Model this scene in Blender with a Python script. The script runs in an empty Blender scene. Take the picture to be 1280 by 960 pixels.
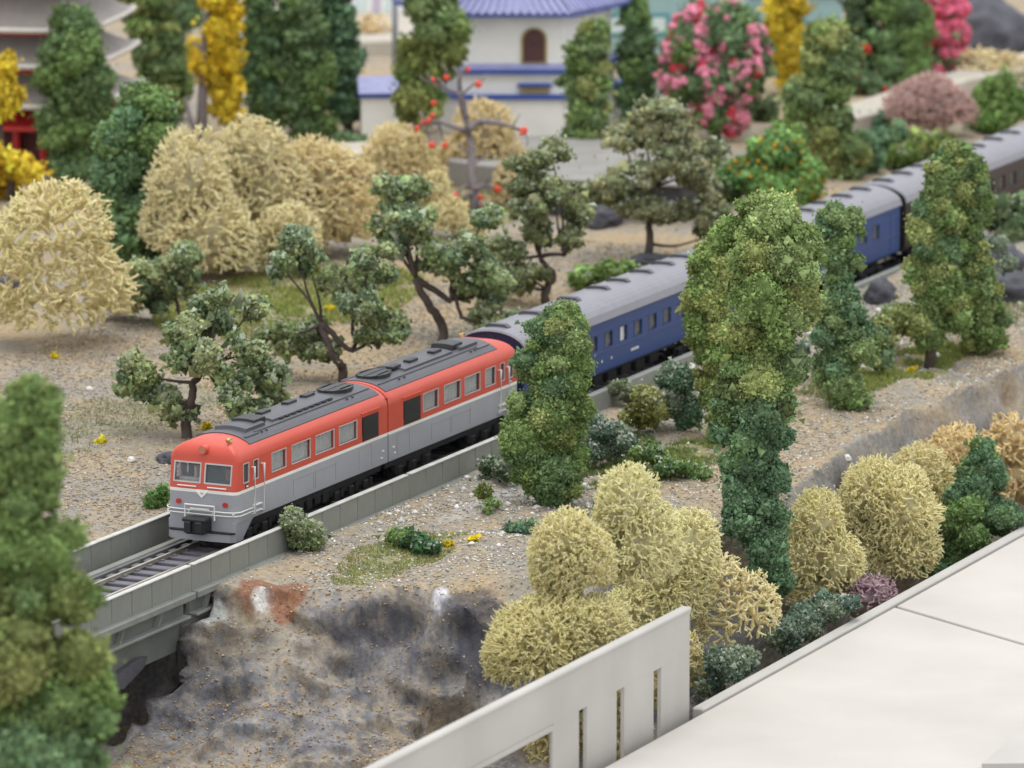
import bpy, math, random, time
import numpy as np
T0 = time.time()
S = bpy.context.scene
COL = S.collection
R = math.radians
random.seed(7)
rng = np.random.default_rng(11)

# ------------------------------------------------------------------ camera (one unit = one centimetre of the model)
CAM = np.array([-124.355, -65.987, 30.599]); YAW = 0.435; PIT = 0.187; FPX = 7485.0
Fv = np.array([math.cos(YAW)*math.cos(PIT), math.sin(YAW)*math.cos(PIT), -math.sin(PIT)])
Rv = np.array([math.sin(YAW), -math.cos(YAW), 0.0]); Uv = np.cross(Rv, Fv)
cd = bpy.data.cameras.new('camera'); cam = bpy.data.objects.new('camera', cd); COL.objects.link(cam)
cam.location = CAM
cam.rotation_euler = (math.pi/2 - PIT, 0, YAW - math.pi/2)
cd.sensor_width = 36; cd.lens = FPX/1280*36; cd.clip_start = 1; cd.clip_end = 2000
cd.dof.use_dof = True; cd.dof.focus_distance = 144.5; cd.dof.aperture_fstop = 0.47
S.camera = cam

# ------------------------------------------------------------------ light: bright diffuse hall lighting from above
w = bpy.data.worlds.new('World'); S.world = w; w.use_nodes = True
bg = w.node_tree.nodes['Background']; bg.inputs[0].default_value = (0.97, 0.98, 1.0, 1); bg.inputs[1].default_value = 0.92
def area(name, loc, rot, sx, sy, power, col):
    ld = bpy.data.lights.new(name, 'AREA'); ld.shape = 'RECTANGLE'; ld.size = sx; ld.size_y = sy; ld.energy = power; ld.color = col
    o = bpy.data.objects.new(name, ld); COL.objects.link(o); o.location = loc; o.rotation_euler = rot
area('ceiling_light_near', (-10, -30, 190), (R(-8), R(-4), 0), 110, 60, 98000, (1, 0.985, 0.95))
area('ceiling_light_far', (95, 50, 210), (0, 0, 0), 150, 70, 128000, (1, 0.99, 0.97))
S.view_settings.view_transform = 'Standard'; S.view_settings.look = 'None'; S.view_settings.exposure = 0.38; S.view_settings.gamma = 1
S.render.engine = 'CYCLES'

# ------------------------------------------------------------------ geometry helpers
def ray(u, v): return Fv + Rv*(u-640)/FPX - Uv*(v-480)/FPX
def onz(u, v, z):
    r = ray(u, v); return CAM + r*((z-CAM[2])/r[2])
def ony(u, v, y):
    r = ray(u, v); return CAM + r*((y-CAM[1])/r[1])
def atd(u, v, p):
    d = (np.asarray(p, float)-CAM) @ Fv; return CAM + ray(u, v)*d
def scale(p): return FPX/((np.asarray(p, float)-CAM) @ Fv)

def lin(r, g, b):
    f = lambda c: (c/255/12.92) if c <= 10 else ((c/255+0.055)/1.055)**2.4
    return (f(r), f(g), f(b))

def _hash(ix, iy, iz, s):
    h = (ix*374761393 + iy*668265263 + iz*2147483647 + s*1274126177) & 0xFFFFFFFF
    h = ((h ^ (h >> 13))*1274126177) & 0xFFFFFFFF
    h = h ^ (h >> 16)
    return (h & 0xFFFFFF)/float(0xFFFFFF)
def noise(p, s=0):
    p = np.asarray(p, float); i = np.floor(p).astype(np.int64); f = p-i; f = f*f*(3-2*f)
    r = 0
    for dx in (0, 1):
        for dy in (0, 1):
            for dz in (0, 1):
                wt = (f[..., 0] if dx else 1-f[..., 0])*(f[..., 1] if dy else 1-f[..., 1])*(f[..., 2] if dz else 1-f[..., 2])
                r = r + wt*_hash(i[..., 0]+dx, i[..., 1]+dy, i[..., 2]+dz, s)
    return r*2-1
def fbm(p, o=4, s=0):
    p = np.asarray(p, float); a = 1; r = 0
    for k in range(o):
        r = r+a*noise(p*(2.03**k)+k*17.3, s+k); a *= .5
    return r

def mesh(name, V, Fc, mat=None, parent=None, colors=None, smooth=False, mi=None, mats=None):
    me = bpy.data.meshes.new(name)
    V = np.asarray(V, np.float32)
    if isinstance(Fc, np.ndarray):
        n, k = Fc.shape
        me.vertices.add(len(V)); me.vertices.foreach_set('co', V.ravel())
        me.loops.add(n*k); me.loops.foreach_set('vertex_index', Fc.astype(np.int32).ravel())
        me.polygons.add(n); me.polygons.foreach_set('loop_start', np.arange(n, dtype=np.int32)*k)
        me.update(calc_edges=True)
    else:
        me.from_pydata(V.tolist(), [], Fc); me.update()
    if colors is not None:
        a = me.color_attributes.new('Col', 'FLOAT_COLOR', 'POINT')
        c = np.ones((len(V), 4), np.float32); c[:, :3] = colors; a.data.foreach_set('color', c.ravel())
    if smooth: me.polygons.foreach_set('use_smooth', np.ones(len(me.polygons), bool))
    for m in (mats or ([mat] if mat else [])): me.materials.append(m)
    if mi is not None: me.polygons.foreach_set('material_index', np.asarray(mi, np.int32))
    o = bpy.data.objects.new(name, me); COL.objects.link(o)
    if parent: o.parent = parent
    return o
def empty(name, loc, label=None, cat=None, group=None):
    o = bpy.data.objects.new(name, None); COL.objects.link(o); o.location = loc; o.empty_display_size = .3
    tag(o, label, cat, group); return o
def tag(o, label=None, cat=None, group=None, kind=None):
    if label: o['label'] = label
    if cat: o['category'] = cat
    if group: o['group'] = group
    if kind: o['kind'] = kind
    return o

class MB:
    """collects shapes and links them as one mesh (coordinates local to the parent)"""
    def __init__(s): s.V = []; s.F = []; s.n = 0
    def add(s, V, F):
        s.V.append(np.asarray(V, float)); s.F += [tuple(i+s.n for i in f) for f in F]; s.n += len(V); return s
    def box(s, x0, x1, y0, y1, z0, z1, b=0.0):
        if b <= 0:
            V = [(x, y, z) for x in (x0, x1) for y in (y0, y1) for z in (z0, z1)]
            return s.add(V, [(0,1,3,2),(4,6,7,5),(0,4,5,1),(2,3,7,6),(0,2,6,4),(1,5,7,3)])
        # chamfered box: 24 verts
        V = []; X = (x0, x1); Y = (y0, y1); Z = (z0, z1); idx = {}
        for i in (0,1):
            for j in (0,1):
                for k in (0,1):
                    sx = b if i == 0 else -b; sy = b if j == 0 else -b; sz = b if k == 0 else -b
                    idx[i,j,k,'x'] = len(V); V.append((X[i], Y[j]+sy, Z[k]+sz))
                    idx[i,j,k,'y'] = len(V); V.append((X[i]+sx, Y[j], Z[k]+sz))
                    idx[i,j,k,'z'] = len(V); V.append((X[i]+sx, Y[j]+sy, Z[k]))
        F = []
        q = lambda L, flip: F.append(tuple(L[::-1]) if flip else tuple(L))
        for i in (0,1): q([idx[i,0,0,'x'], idx[i,0,1,'x'], idx[i,1,1,'x'], idx[i,1,0,'x']], i == 1)
        for j in (0,1): q([idx[0,j,0,'y'], idx[1,j,0,'y'], idx[1,j,1,'y'], idx[0,j,1,'y']], j == 1)
        for k in (0,1): q([idx[0,0,k,'z'], idx[0,1,k,'z'], idx[1,1,k,'z'], idx[1,0,k,'z']], k == 1)
        for i in (0,1):
            for j in (0,1): q([idx[i,j,0,'x'], idx[i,j,0,'y'], idx[i,j,1,'y'], idx[i,j,1,'x']], i != j)
            for k in (0,1): q([idx[i,0,k,'x'], idx[i,1,k,'x'], idx[i,1,k,'z'], idx[i,0,k,'z']], i != k)
        for j in (0,1):
            for k in (0,1): q([idx[0,j,k,'y'], idx[0,j,k,'z'], idx[1,j,k,'z'], idx[1,j,k,'y']], j != k)
        for i in (0,1):
            for j in (0,1):
                for k in (0,1): q([idx[i,j,k,'x'], idx[i,j,k,'z'], idx[i,j,k,'y']], (i+j+k) % 2 == 1)
        return s.add(V, F)
    def tube(s, pts, r, n=6, cap=True):
        P = np.asarray(pts, float); m = len(P); r = np.broadcast_to(np.asarray(r, float), (m,))
        Tn = np.gradient(P, axis=0); Tn /= np.linalg.norm(Tn, axis=1)[:, None]+1e-9
        up = np.array([0,0,1.]) if abs(Tn[0][2]) < .9 else np.array([1.,0,0])
        V = []; a = np.linspace(0, 2*math.pi, n, endpoint=False)
        for i in range(m):
            A = np.cross(Tn[i], up); A /= np.linalg.norm(A)+1e-9; B = np.cross(Tn[i], A)
            up2 = up
            V += [P[i]+r[i]*(math.cos(t)*A+math.sin(t)*B) for t in a]
        F = [(i*n+j, i*n+(j+1) % n, (i+1)*n+(j+1) % n, (i+1)*n+j) for i in range(m-1) for j in range(n)]
        if cap: F += [tuple(range(n))[::-1], tuple((m-1)*n+j for j in range(n))]
        return s.add(V, F)
    def prism(s, poly, axis, a0, a1):
        """poly of 2-D points extruded along axis ('x','y','z')"""
        n = len(poly); V = []
        for a in (a0, a1):
            for p, q in poly:
                V.append({'x': (a, p, q), 'y': (p, a, q), 'z': (p, q, a)}[axis])
        F = [tuple(range(n))[::-1], tuple(range(n, 2*n))]+[(i, (i+1) % n, n+(i+1) % n, n+i) for i in range(n)]
        return s.add(V, F)
    def build(s, name, mat, parent=None, smooth=False, off=(0,0,0)):
        o = mesh(name, np.concatenate(s.V)-np.asarray(off, float), s.F, mat, parent, smooth=smooth); return o

# ------------------------------------------------------------------ materials
def new_mat(name):
    m = bpy.data.materials.new(name); m.use_nodes = True
    nt = m.node_tree; return m, nt, nt.nodes['Principled BSDF']
def N(nt, t, **kw):
    n = nt.nodes.new(t)
    for k, v in kw.items():
        if k.startswith('i_'): n.inputs[int(k[2:])].default_value = v
        else: setattr(n, k, v)
    return n
def plain(name, c, rough=.5, var=.12, sc=3.0, bump=.0, bsc=20.0, metal=0, spec=.5, coat=0):
    m, nt, b = new_mat(name); L = nt.links.new
    tc = N(nt, 'ShaderNodeTexCoord'); no = N(nt, 'ShaderNodeTexNoise'); no.inputs['Scale'].default_value = sc; no.inputs['Detail'].default_value = 5
    L(tc.outputs['Object'], no.inputs['Vector'])
    mr = N(nt, 'ShaderNodeMapRange'); mr.inputs[1].default_value = .3; mr.inputs[2].default_value = .7; mr.inputs[3].default_value = 1-var; mr.inputs[4].default_value = 1+var*.6
    L(no.outputs['Fac'], mr.inputs[0])
    mx = N(nt, 'ShaderNodeMix', data_type='RGBA', blend_type='MULTIPLY'); mx.inputs[0].default_value = 1
    mx.inputs[6].default_value = (*c, 1); L(mr.outputs[0], mx.inputs[7]); L(mx.outputs[2], b.inputs['Base Color'])
    b.inputs['Roughness'].default_value = rough; b.inputs['Metallic'].default_value = metal; b.inputs['Specular IOR Level'].default_value = spec
    if coat: b.inputs['Coat Weight'].default_value = coat
    if bump:
        n2 = N(nt, 'ShaderNodeTexNoise'); n2.inputs['Scale'].default_value = bsc; n2.inputs['Detail'].default_value = 6
        L(tc.outputs['Object'], n2.inputs['Vector']); bp = N(nt, 'ShaderNodeBump'); bp.inputs['Strength'].default_value = bump; bp.inputs['Distance'].default_value = .05
        L(n2.outputs['Fac'], bp.inputs['Height']); L(bp.outputs[0], b.inputs['Normal'])
    return m
def vcol(name, rough=.85, nsc=8.0, var=.2, transl=0.0, spec=.2, bump=0, bsc=12, sat=1.0):
    m, nt, b = new_mat(name); L = nt.links.new
    at = N(nt, 'ShaderNodeVertexColor', layer_name='Col'); tc = N(nt, 'ShaderNodeTexCoord')
    no = N(nt, 'ShaderNodeTexNoise'); no.inputs['Scale'].default_value = nsc; no.inputs['Detail'].default_value = 6; no.inputs['Roughness'].default_value = .65
    L(tc.outputs['Object'], no.inputs['Vector'])
    mr = N(nt, 'ShaderNodeMapRange'); mr.inputs[1].default_value = .3; mr.inputs[2].default_value = .7; mr.inputs[3].default_value = 1-var; mr.inputs[4].default_value = 1+var
    L(no.outputs['Fac'], mr.inputs[0])
    mx = N(nt, 'ShaderNodeMix', data_type='RGBA', blend_type='MULTIPLY'); mx.inputs[0].default_value = 1
    L(at.outputs['Color'], mx.inputs[6]); L(mr.outputs[0], mx.inputs[7]); L(mx.outputs[2], b.inputs['Base Color'])
    b.inputs['Roughness'].default_value = rough; b.inputs['Specular IOR Level'].default_value = spec
    if bump:
        n2 = N(nt, 'ShaderNodeTexNoise'); n2.inputs['Scale'].default_value = bsc; n2.inputs['Detail'].default_value = 8; n2.inputs['Roughness'].default_value = .7
        L(tc.outputs['Object'], n2.inputs['Vector']); bp = N(nt, 'ShaderNodeBump'); bp.inputs['Strength'].default_value = bump; bp.inputs['Distance'].default_value = .12
        L(n2.outputs['Fac'], bp.inputs['Height']); L(bp.outputs[0], b.inputs['Normal'])
    if transl:
        tr = N(nt, 'ShaderNodeBsdfTranslucent'); L(mx.outputs[2], tr.inputs['Color']); ms = N(nt, 'ShaderNodeMixShader'); ms.inputs[0].default_value = transl
        L(b.outputs[0], ms.inputs[1]); L(tr.outputs[0], ms.inputs[2]); L(ms.outputs[0], nt.nodes['Material Output'].inputs['Surface'])
    return m
M = dict(
    foam=vcol('foam_foliage', .9, 6, .15, .22, .15), lichen=vcol('lichen', .75, 5, .12, .35, .3), ground=vcol('scenic_ground', .95, 7, .30, 0, .15, .9, 5),
    stone=vcol('gravel', .9, 5, .15), red=plain('vermilion_paint', lin(200, 78, 60), .38, .05, 2), grey=plain('grey_body_paint', lin(156, 158, 165), .42, .05, 2),
    band=plain('white_stripe', (.82, .82, .78), .4, .04), roofk=plain('dark_grey_roof', lin(78, 79, 86), .42, .10, 3), black=plain('black_plastic', (.018, .019, .022), .45, .3, 6),
    under=plain('underframe_black', (.022, .022, .024), .55, .4, 5), curtain=plain('pale_curtain', (.66, .66, .63), .6, .1, 4), white=plain('white_handrail', (.8, .79, .77), .4, .05),
    frame=plain('window_frame_grey', (.5, .5, .5), .35, .1), lampred=plain('red_marker_lens', (.5, .03, .03), .3, .1), lampo=plain('headlamp_lens', (.55, .22, .13), .25, .15, 6),
    brass=plain('brass_horn', (.6, .42, .18), .3, .1, metal=.7), seat=plain('orange_cab_seat', (.6, .28, .15), .6, .2), wood=plain('cream_cab_part', (.75, .62, .4), .6, .2),
    blue=plain('coach_blue', lin(45, 71, 126), .42, .07, 2), blued=plain('coach_blue_end', lin(40, 48, 84), .5, .07, 2), croof=plain('coach_roof', lin(128, 128, 137), .38, .07, 3), amber=plain('amber_seat_seen_in_window', (.20, .15, .08), .5, .35, 5),
    brown=plain('coach_brown', lin(58, 43, 41), .45, .1, 2), flange=plain('highlight_flange', lin(196, 196, 192), .45, .2, 2), girder=plain('girder_grey', lin(134, 137, 132), .5, .14, 1.5, .15, 30), girderd=plain('deep_girder_grey', lin(112, 116, 112), .6, .2, 1.0, .1, 20),
    rail=plain('nickel_rail', (.62, .58, .48), .28, .1, metal=.8), sleeper=plain('sleeper_plastic', lin(104, 102, 110), .6, .15, 4), trackbed=plain('track_base', (.13, .13, .13), .7, .3, 5),
    bark=plain('bark', (.085, .062, .055), .85, .3, 5, .5, 14), barkg=plain('mauve_bark', (.23, .20, .21), .8, .25, 5, .4, 14), plas=plain('white_wall_plastic', lin(184, 181, 176), .6, .10, .45, .1, 6), plast=plain('off_white_roof_plastic', lin(193, 188, 182), .65, .10, .25, .12, 3),
    whitew=plain('whitewashed_wall', lin(240, 240, 237), .7, .05, 1.5), tile=plain('violet_blue_tile', lin(142, 146, 188), .45, .15, 3), cobalt=plain('cobalt_trim', lin(60, 88, 168), .5, .15, 3),
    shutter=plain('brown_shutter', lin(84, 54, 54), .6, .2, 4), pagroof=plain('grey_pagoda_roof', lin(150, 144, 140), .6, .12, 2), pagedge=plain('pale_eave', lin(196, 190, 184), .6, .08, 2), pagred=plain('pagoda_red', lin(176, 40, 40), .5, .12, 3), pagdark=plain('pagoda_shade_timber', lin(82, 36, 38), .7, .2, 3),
    teal=plain('pale_teal_wall', lin(150, 182, 184), .65, .05, 2), tealt=plain('teal_trim', lin(70, 140, 150), .6, .1, 2), road=plain('pale_road', lin(182, 176, 164), .85, .12, .7, .3, 8), slab=plain('concrete_slab', lin(142, 140, 136), .85, .18, .8, .4, 8), darkrock=plain('dark_rock', lin(84, 84, 92), .85, .4, 1.2, .9, 3),
    pole=plain('pole_grey', lin(132, 136, 138), .5, .1), fruit=plain('orange_red_fruit', lin(224, 74, 52), .4, .12, 4), ochre=plain('ochre_wall', lin(170, 150, 96), .7, .2, 3), white_stone=plain('white_stone', (.74, .73, .70), .8, .15, 3, .5, 10),
)
def glass_mat():
    m, nt, b = new_mat('window_glass'); b.inputs['Base Color'].default_value = (.25, .29, .32, 1); b.inputs['Roughness'].default_value = .15
    b.inputs['Alpha'].default_value = .22; return m
M['glass'] = glass_mat()

# ------------------------------------------------------------------ terrain
EX = np.array([-3.2, -2.2, -1.4, -0.9, 1.2, 4.5, 8.3, 11.6, 15, 18.4, 24, 30.6, 60, 140.])
EY = np.array([-1.9, -2.4, -4.6, -6.4, -8.0, -8.6, -9.2, -10.3, -9.9, -9.4, -9.5, -9.8, -11, -14.])
def terrain(x, y, fine=True):
    x = np.asarray(x, float); y = np.asarray(y, float)
    ye = np.interp(x, EX, EY)
    wob = .35*fbm(np.stack([x*.45, y*.45, 0*x], -1), 3, 5)
    # distance outside the plateau on the near side
    d1 = np.maximum(ye-y, 0)*(.42+1.5*np.clip((x-1)/4, 0, 1))
    d2 = np.maximum(-2.6-x, 0)
    d2 = np.where(y > 1.55, 0, d2)
    d2 = d2*np.where(y > -1.7, 3.0, 1.0)
    d = np.hypot(d1*1.30, d2*1.0)
    d = np.maximum(d + wob*np.minimum(d, 1), 0)
    drop = (4.9-1.7*np.clip((-2.4-x)/3, 0, 1))*(1-np.exp(-(d/2.6)**1.35))
    base = -.18 + .02*np.clip(x-10, 0, 60)*(y < 0)
    far = .38 + .028*np.clip(y-1.6, 0, 14) + .25*np.clip((y-14)/8, 0, 1)
    tf = np.clip((y-1.6)/.08, 0, 1)
    z = base*(1-tf)+far*tf
    # under the track
    z = np.where((np.abs(y) < 1.6), -.45, z)
    z = z - drop*(1-tf)
    # roll the near plateau edge a little
    z = z + np.where(y < -1.9, .18*fbm(np.stack([x*.5, y*.5, 0*x], -1), 3, 2)*np.clip((-1.9-y)/1.2, 0, 1), 0)
    z = z + np.where(y > 2.0, .12*fbm(np.stack([x*.3, y*.3, 0*x], -1), 3, 9)*np.clip((y-2.0)/1.5, 0, 1), 0)
    # off-frame rise in front on the left that carries the nearest tree
    z = z + 3.4*np.clip((-21-x)/6, 0, 1)*np.clip((-7-y)/3, 0, 1)
    if fine:
        rock = np.clip(d, 0, 1)*(1-tf)*np.clip((d < 9), 0, 1)
        q = np.stack([x*.9+y*.3, y*.9, z*.55], -1)
        rid = 1-np.abs(fbm(q*.7, 2, 21))
        z = z + rock*(.30*(rid-.7) + .02*fbm(q*3.1, 2, 33))
        z = z + .025*fbm(np.stack([x*4, y*4, 0*x], -1), 2, 41)
    return z
def tz(x, y): return float(terrain(np.array([x]), np.array([y]), True)[0])
def ground_at(u, v):
    r = ray(u, v); ts = np.linspace(95, 330, 1400); P = CAM+ts[:, None]*r
    h = P[:, 2]-terrain(P[:, 0], P[:, 1], False)
    k = np.argmax(h < 0) if (h < 0).any() else len(ts)-1
    p = P[k].copy(); p[2] = tz(p[0], p[1]); return p

def axis(segs):
    out = []
    for a, b, s in segs: out += list(np.arange(a, b, s))
    return np.array(out+[segs[-1][1]])
ax = axis([(-60, -14, 1.0), (-14, 16, .085), (16, 40, .16), (40, 110, .6), (110, 260, 4)])
ay = axis([(-60, -15, 1.5), (-15, -1.7, .085), (-1.7, 1.9, .12), (1.9, 14, .16), (14, 60, .6), (60, 190, 4)])
GX, GY = np.meshgrid(ax, ay, indexing='ij'); GZ = terrain(GX, GY, True)
nx, ny = GX.shape
V = np.stack([GX, GY, GZ], -1).reshape(-1, 3)
ii = (np.arange(nx-1)[:, None]*ny+np.arange(ny-1)[None, :]).ravel()
Fq = np.stack([ii, ii+ny, ii+ny+1, ii+1], -1)
gx = np.gradient(GZ, ax, axis=0); gy = np.gradient(GZ, ay, axis=1); slope = np.hypot(gx, gy)

RM = np.clip((slope-.5)/.6, 0, 1)*(GY < 1.4)*(GX < 60)*np.clip((-.25-GZ)/.6, .12, 1)
NL = np.sqrt(gx*gx+gy*gy+1); NX, NY, NZ = -gx/NL, -gy/NL, 1/NL
V3 = np.stack([GX, GY, GZ], -1); r1 = 1-np.abs(fbm(V3*np.array([.42, .42, .55]), 2, 121)); r2 = fbm(V3*1.9, 4, 131); r3 = 1-np.abs(fbm(V3*1.1, 2, 141))
DSP = RM*(1.3*(r1-.72)+.04*r2+.22*(r3-.7))
FX = GX+DSP*NX; FY = np.minimum(GY+DSP*NY, np.where(GY < -1.7, -1.7, 99)); FZ = GZ+DSP*NZ
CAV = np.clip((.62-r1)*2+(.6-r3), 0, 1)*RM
n1 = fbm(V*.35, 4, 3).reshape(nx, ny); n2 = fbm(V*1.7, 4, 4).reshape(nx, ny); n3 = fbm(V*6, 2, 6).reshape(nx, ny)
tan = np.array(lin(178, 159, 130)); gry = np.array(lin(154, 150, 142)); dk = np.array(lin(104, 104, 111)); mid = np.array(lin(166, 165, 166)); och = np.array(lin(172, 156, 130))
def mixc(a, b, t): return a*(1-t[..., None])+b*t[..., None]
C = mixc(np.broadcast_to(tan, (nx, ny, 3)), gry, np.clip(.42+.7*n1+.35*n2+.35*n3, 0, 1))
C = np.where(((GY < -1.5) & (GY > -5))[..., None], mixc(C, gry*1.02, np.clip(.5+.5*n2, 0, 1)), C)
rk = mixc(np.broadcast_to(dk, (nx, ny, 3)), mid, np.clip(.42+.45*n2+.45*n1+.3*n3, 0, 1))
rk = mixc(rk, dk*.8, CAV)  # shade in the rock hollows, painted into the colour
rk = np.where((GX > 7)[..., None], mixc(mixc(np.broadcast_to(gry, rk.shape)*.8, tan*.85, np.clip(.4+n1+.5*n3, 0, 1)), rk, np.clip(.3+.5*n2, 0, 1)), rk)
rk = mixc(rk, och, np.clip((.16+n1*.8+n3*.6)*np.clip(1.7-slope*.5, 0, 1)*np.clip((2.5-GX)/3, .25, 1)+.5*np.clip((GZ+1.3)/1.2, 0, 1)*(GX < 1.5), 0, .85))
tr_ = np.clip((slope-.55)/.5, 0, 1)*(GY < 1.3)
C = mixc(C, rk, np.maximum(tr_, np.clip((-1.2-GZ)/.8, 0, 1)*(GY < 1.3)))
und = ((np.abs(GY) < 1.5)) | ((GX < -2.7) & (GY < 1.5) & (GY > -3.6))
C = np.where(und[..., None], C*.8, C)     # shade under the track and bridge, painted into the ground colour
def patch(u, v, rx, ry, colr, k=1.0, ns=1.6, sd=8):
    """a painted stain on the ground centred on a place, with a ragged outline"""
    p = ground_at(u, v)
    e = np.array([p[0], p[1], p[2]])
    D = np.sqrt(((GX-e[0])/rx)**2+((GY-e[1])/ry)**2)
    t = np.clip((1.0-D+.45*fbm(V*ns, 3, sd).reshape(nx, ny))*4, 0, 1)*k
    return mixc(C, np.array(colr), t)
C = patch(315, 735, .7, .45, lin(146, 102, 80), .85)
C = patch(328, 748, .30, .30, lin(226, 224, 220), .95)
C = patch(360, 742, .7, .45, lin(150, 100, 74), .8)
C = patch(262, 768, .35, .5, lin(200, 204, 202), .7, 2.4)
C = patch(300, 712, .8, .22, lin(120, 142, 136), .8)
C = patch(552, 745, .28, .18, lin(216, 216, 224), .9)
C = patch(600, 770, .9, .8, lin(74, 76, 88), .7)
C = patch(350, 372, 5, 2.2, lin(142, 152, 88), .6, .5)
C = patch(150, 520, 5, 1.6, lin(140, 138, 112), .5, .8)
C = patch(640, 440, 5, 1.2, lin(138, 138, 104), .45, .8)
C = patch(500, 690, 2.6, .9, lin(146, 148, 92), .6)
C = patch(820, 575, 2.6, 1.0, lin(140, 148, 92), .6)
C = patch(1140, 468, 3.0, .8, lin(146, 152, 84), .65)
C = patch(660, 610, 5, .8, lin(196, 194, 190), .5, 3)
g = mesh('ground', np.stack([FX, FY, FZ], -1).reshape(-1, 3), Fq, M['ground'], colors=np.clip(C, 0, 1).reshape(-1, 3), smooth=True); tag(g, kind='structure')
print('terrain', time.time()-T0)

# ------------------------------------------------------------------ gravel
BIP_F = np.array([(0,1,2),(0,2,3),(0,3,1),(4,2,1),(4,3,2),(4,1,3)])
def stones(pts, size, cols, name, mat, kind='stuff'):
    n = len(pts); B = np.array([(0,0,.6),(1,0,0),(-.5,.87,0),(-.5,-.87,0),(0,0,-.5)])
    A = rng.uniform(0, 2*math.pi, n); sc = size[:, None]*rng.uniform(.6, 1.3, (n, 3))
    W = B[None]*sc[:, None, :]*rng.uniform(.7, 1.3, (n, 5, 1)); c, s = np.cos(A)[:, None], np.sin(A)[:, None]
    W = np.stack([W[..., 0]*c-W[..., 1]*s, W[..., 0]*s+W[..., 1]*c, W[..., 2]], -1)+pts[:, None, :]
    Fi = (np.arange(n)[:, None, None]*5+BIP_F[None]).reshape(-1, 3)
    o = mesh(name, W.reshape(-1, 3), Fi, mat, colors=np.repeat(cols, 5, 0)); tag(o, kind=kind); return o
def scatter(n, x0, x1, y0, y1, s0, s1, pal, name, keep=None):
    x = rng.uniform(x0, x1, n); y = rng.uniform(y0, y1, n)
    dn = fbm(np.stack([x*.5, y*.5, 0*x], -1), 3, 77); k = dn > rng.uniform(-1.1, .7, n)
    if keep is not None: k &= keep(x, y)
    x, y = x[k], y[k]; z = terrain(x, y, True)
    pal = np.array([lin(*p) for p in pal]); c = pal[rng.integers(0, len(pal), len(x))]*rng.uniform(.75, 1.2, (len(x), 1))
    return stones(np.stack([x, y, z+.01], -1), rng.uniform(s0, s1, len(x))**1.0, c, name, M['stone'])
PT = [(190,170,138),(178,154,120),(168,160,146),(148,143,135),(196,184,160),(168,144,114),(126,124,120)]
PG = [(206,204,198),(180,178,172),(150,150,148),(214,212,208),(196,180,150),(120,124,126),(230,230,228)]
PO = [(186,152,104),(200,166,118),(150,132,112),(120,118,122),(170,138,96),(206,180,138)]
o = scatter(60000, -13, 42, 1.75, 15, .018, .055, PT, 'gravel'); tag(o, 'tan and grey gravel strewn over the ground beyond the far girder wall', 'gravel')
o = scatter(34000, -3, 40, -10.5, -1.75, .018, .055, PG+PT[:3], 'gravel', lambda x, y: y > np.interp(x, EX, EY)-.1); tag(o, 'pale gravel strewn over the near bank beside the track', 'gravel')
mk_ = np.argwhere((GX > -15) & (GX < 8) & (GY > -13.5) & (GY < -2) & ((GY < np.interp(GX, EX, EY)) | (GX < -2.6)))
pk_ = mk_[rng.integers(0, len(mk_), 22000)]; dn_ = fbm(np.stack([FX, FY, FZ], -1)[pk_[:, 0], pk_[:, 1]]*.6, 3, 77) > rng.uniform(-.7, .8, len(pk_)); pk_ = pk_[dn_]
pp_ = np.stack([FX, FY, FZ], -1)[pk_[:, 0], pk_[:, 1]]+rng.normal(0, .03, (len(pk_), 3))*np.array([1, 1, 0]); pl_ = np.array([lin(*p) for p in PO])
o = stones(pp_+np.array([0, 0, .012]), rng.uniform(.015, .05, len(pp_)), pl_[rng.integers(0, len(pl_), len(pp_))]*rng.uniform(.75, 1.15, (len(pp_), 1)), 'gravel', M['stone']); tag(o, 'ochre crumbs stuck to the dark rock face in the foreground', 'gravel')

# ------------------------------------------------------------------ foliage generators
def ico(sub):
    t = (1+5**.5)/2
    V = [(-1,t,0),(1,t,0),(-1,-t,0),(1,-t,0),(0,-1,t),(0,1,t),(0,-1,-t),(0,1,-t),(t,0,-1),(t,0,1),(-t,0,-1),(-t,0,1)]
    F = [(0,11,5),(0,5,1),(0,1,7),(0,7,10),(0,10,11),(1,5,9),(5,11,4),(11,10,2),(10,7,6),(7,1,8),(3,9,4),(3,4,2),(3,2,6),(3,6,8),(3,8,9),(4,9,5),(2,4,11),(6,2,10),(8,6,7),(9,8,1)]
    V = [np.array(v)/np.linalg.norm(v) for v in V]
    for _ in range(sub):
        c = {}; F2 = []
        def m(a, b):
            k = (min(a,b), max(a,b))
            if k not in c:
                p = V[a]+V[b]; V.append(p/np.linalg.norm(p)); c[k] = len(V)-1
            return c[k]
        for a, b, d in F:
            ab, bd, da = m(a,b), m(b,d), m(d,a); F2 += [(a,ab,da),(b,bd,ab),(d,da,bd),(ab,bd,da)]
        F = F2
    return np.array(V), np.array(F)
IV2, IF2 = ico(2); IV3, IF3 = ico(3)
def unit(n):
    v = rng.normal(size=(n, 3)); return v/np.linalg.norm(v, axis=1)[:, None]
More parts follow.
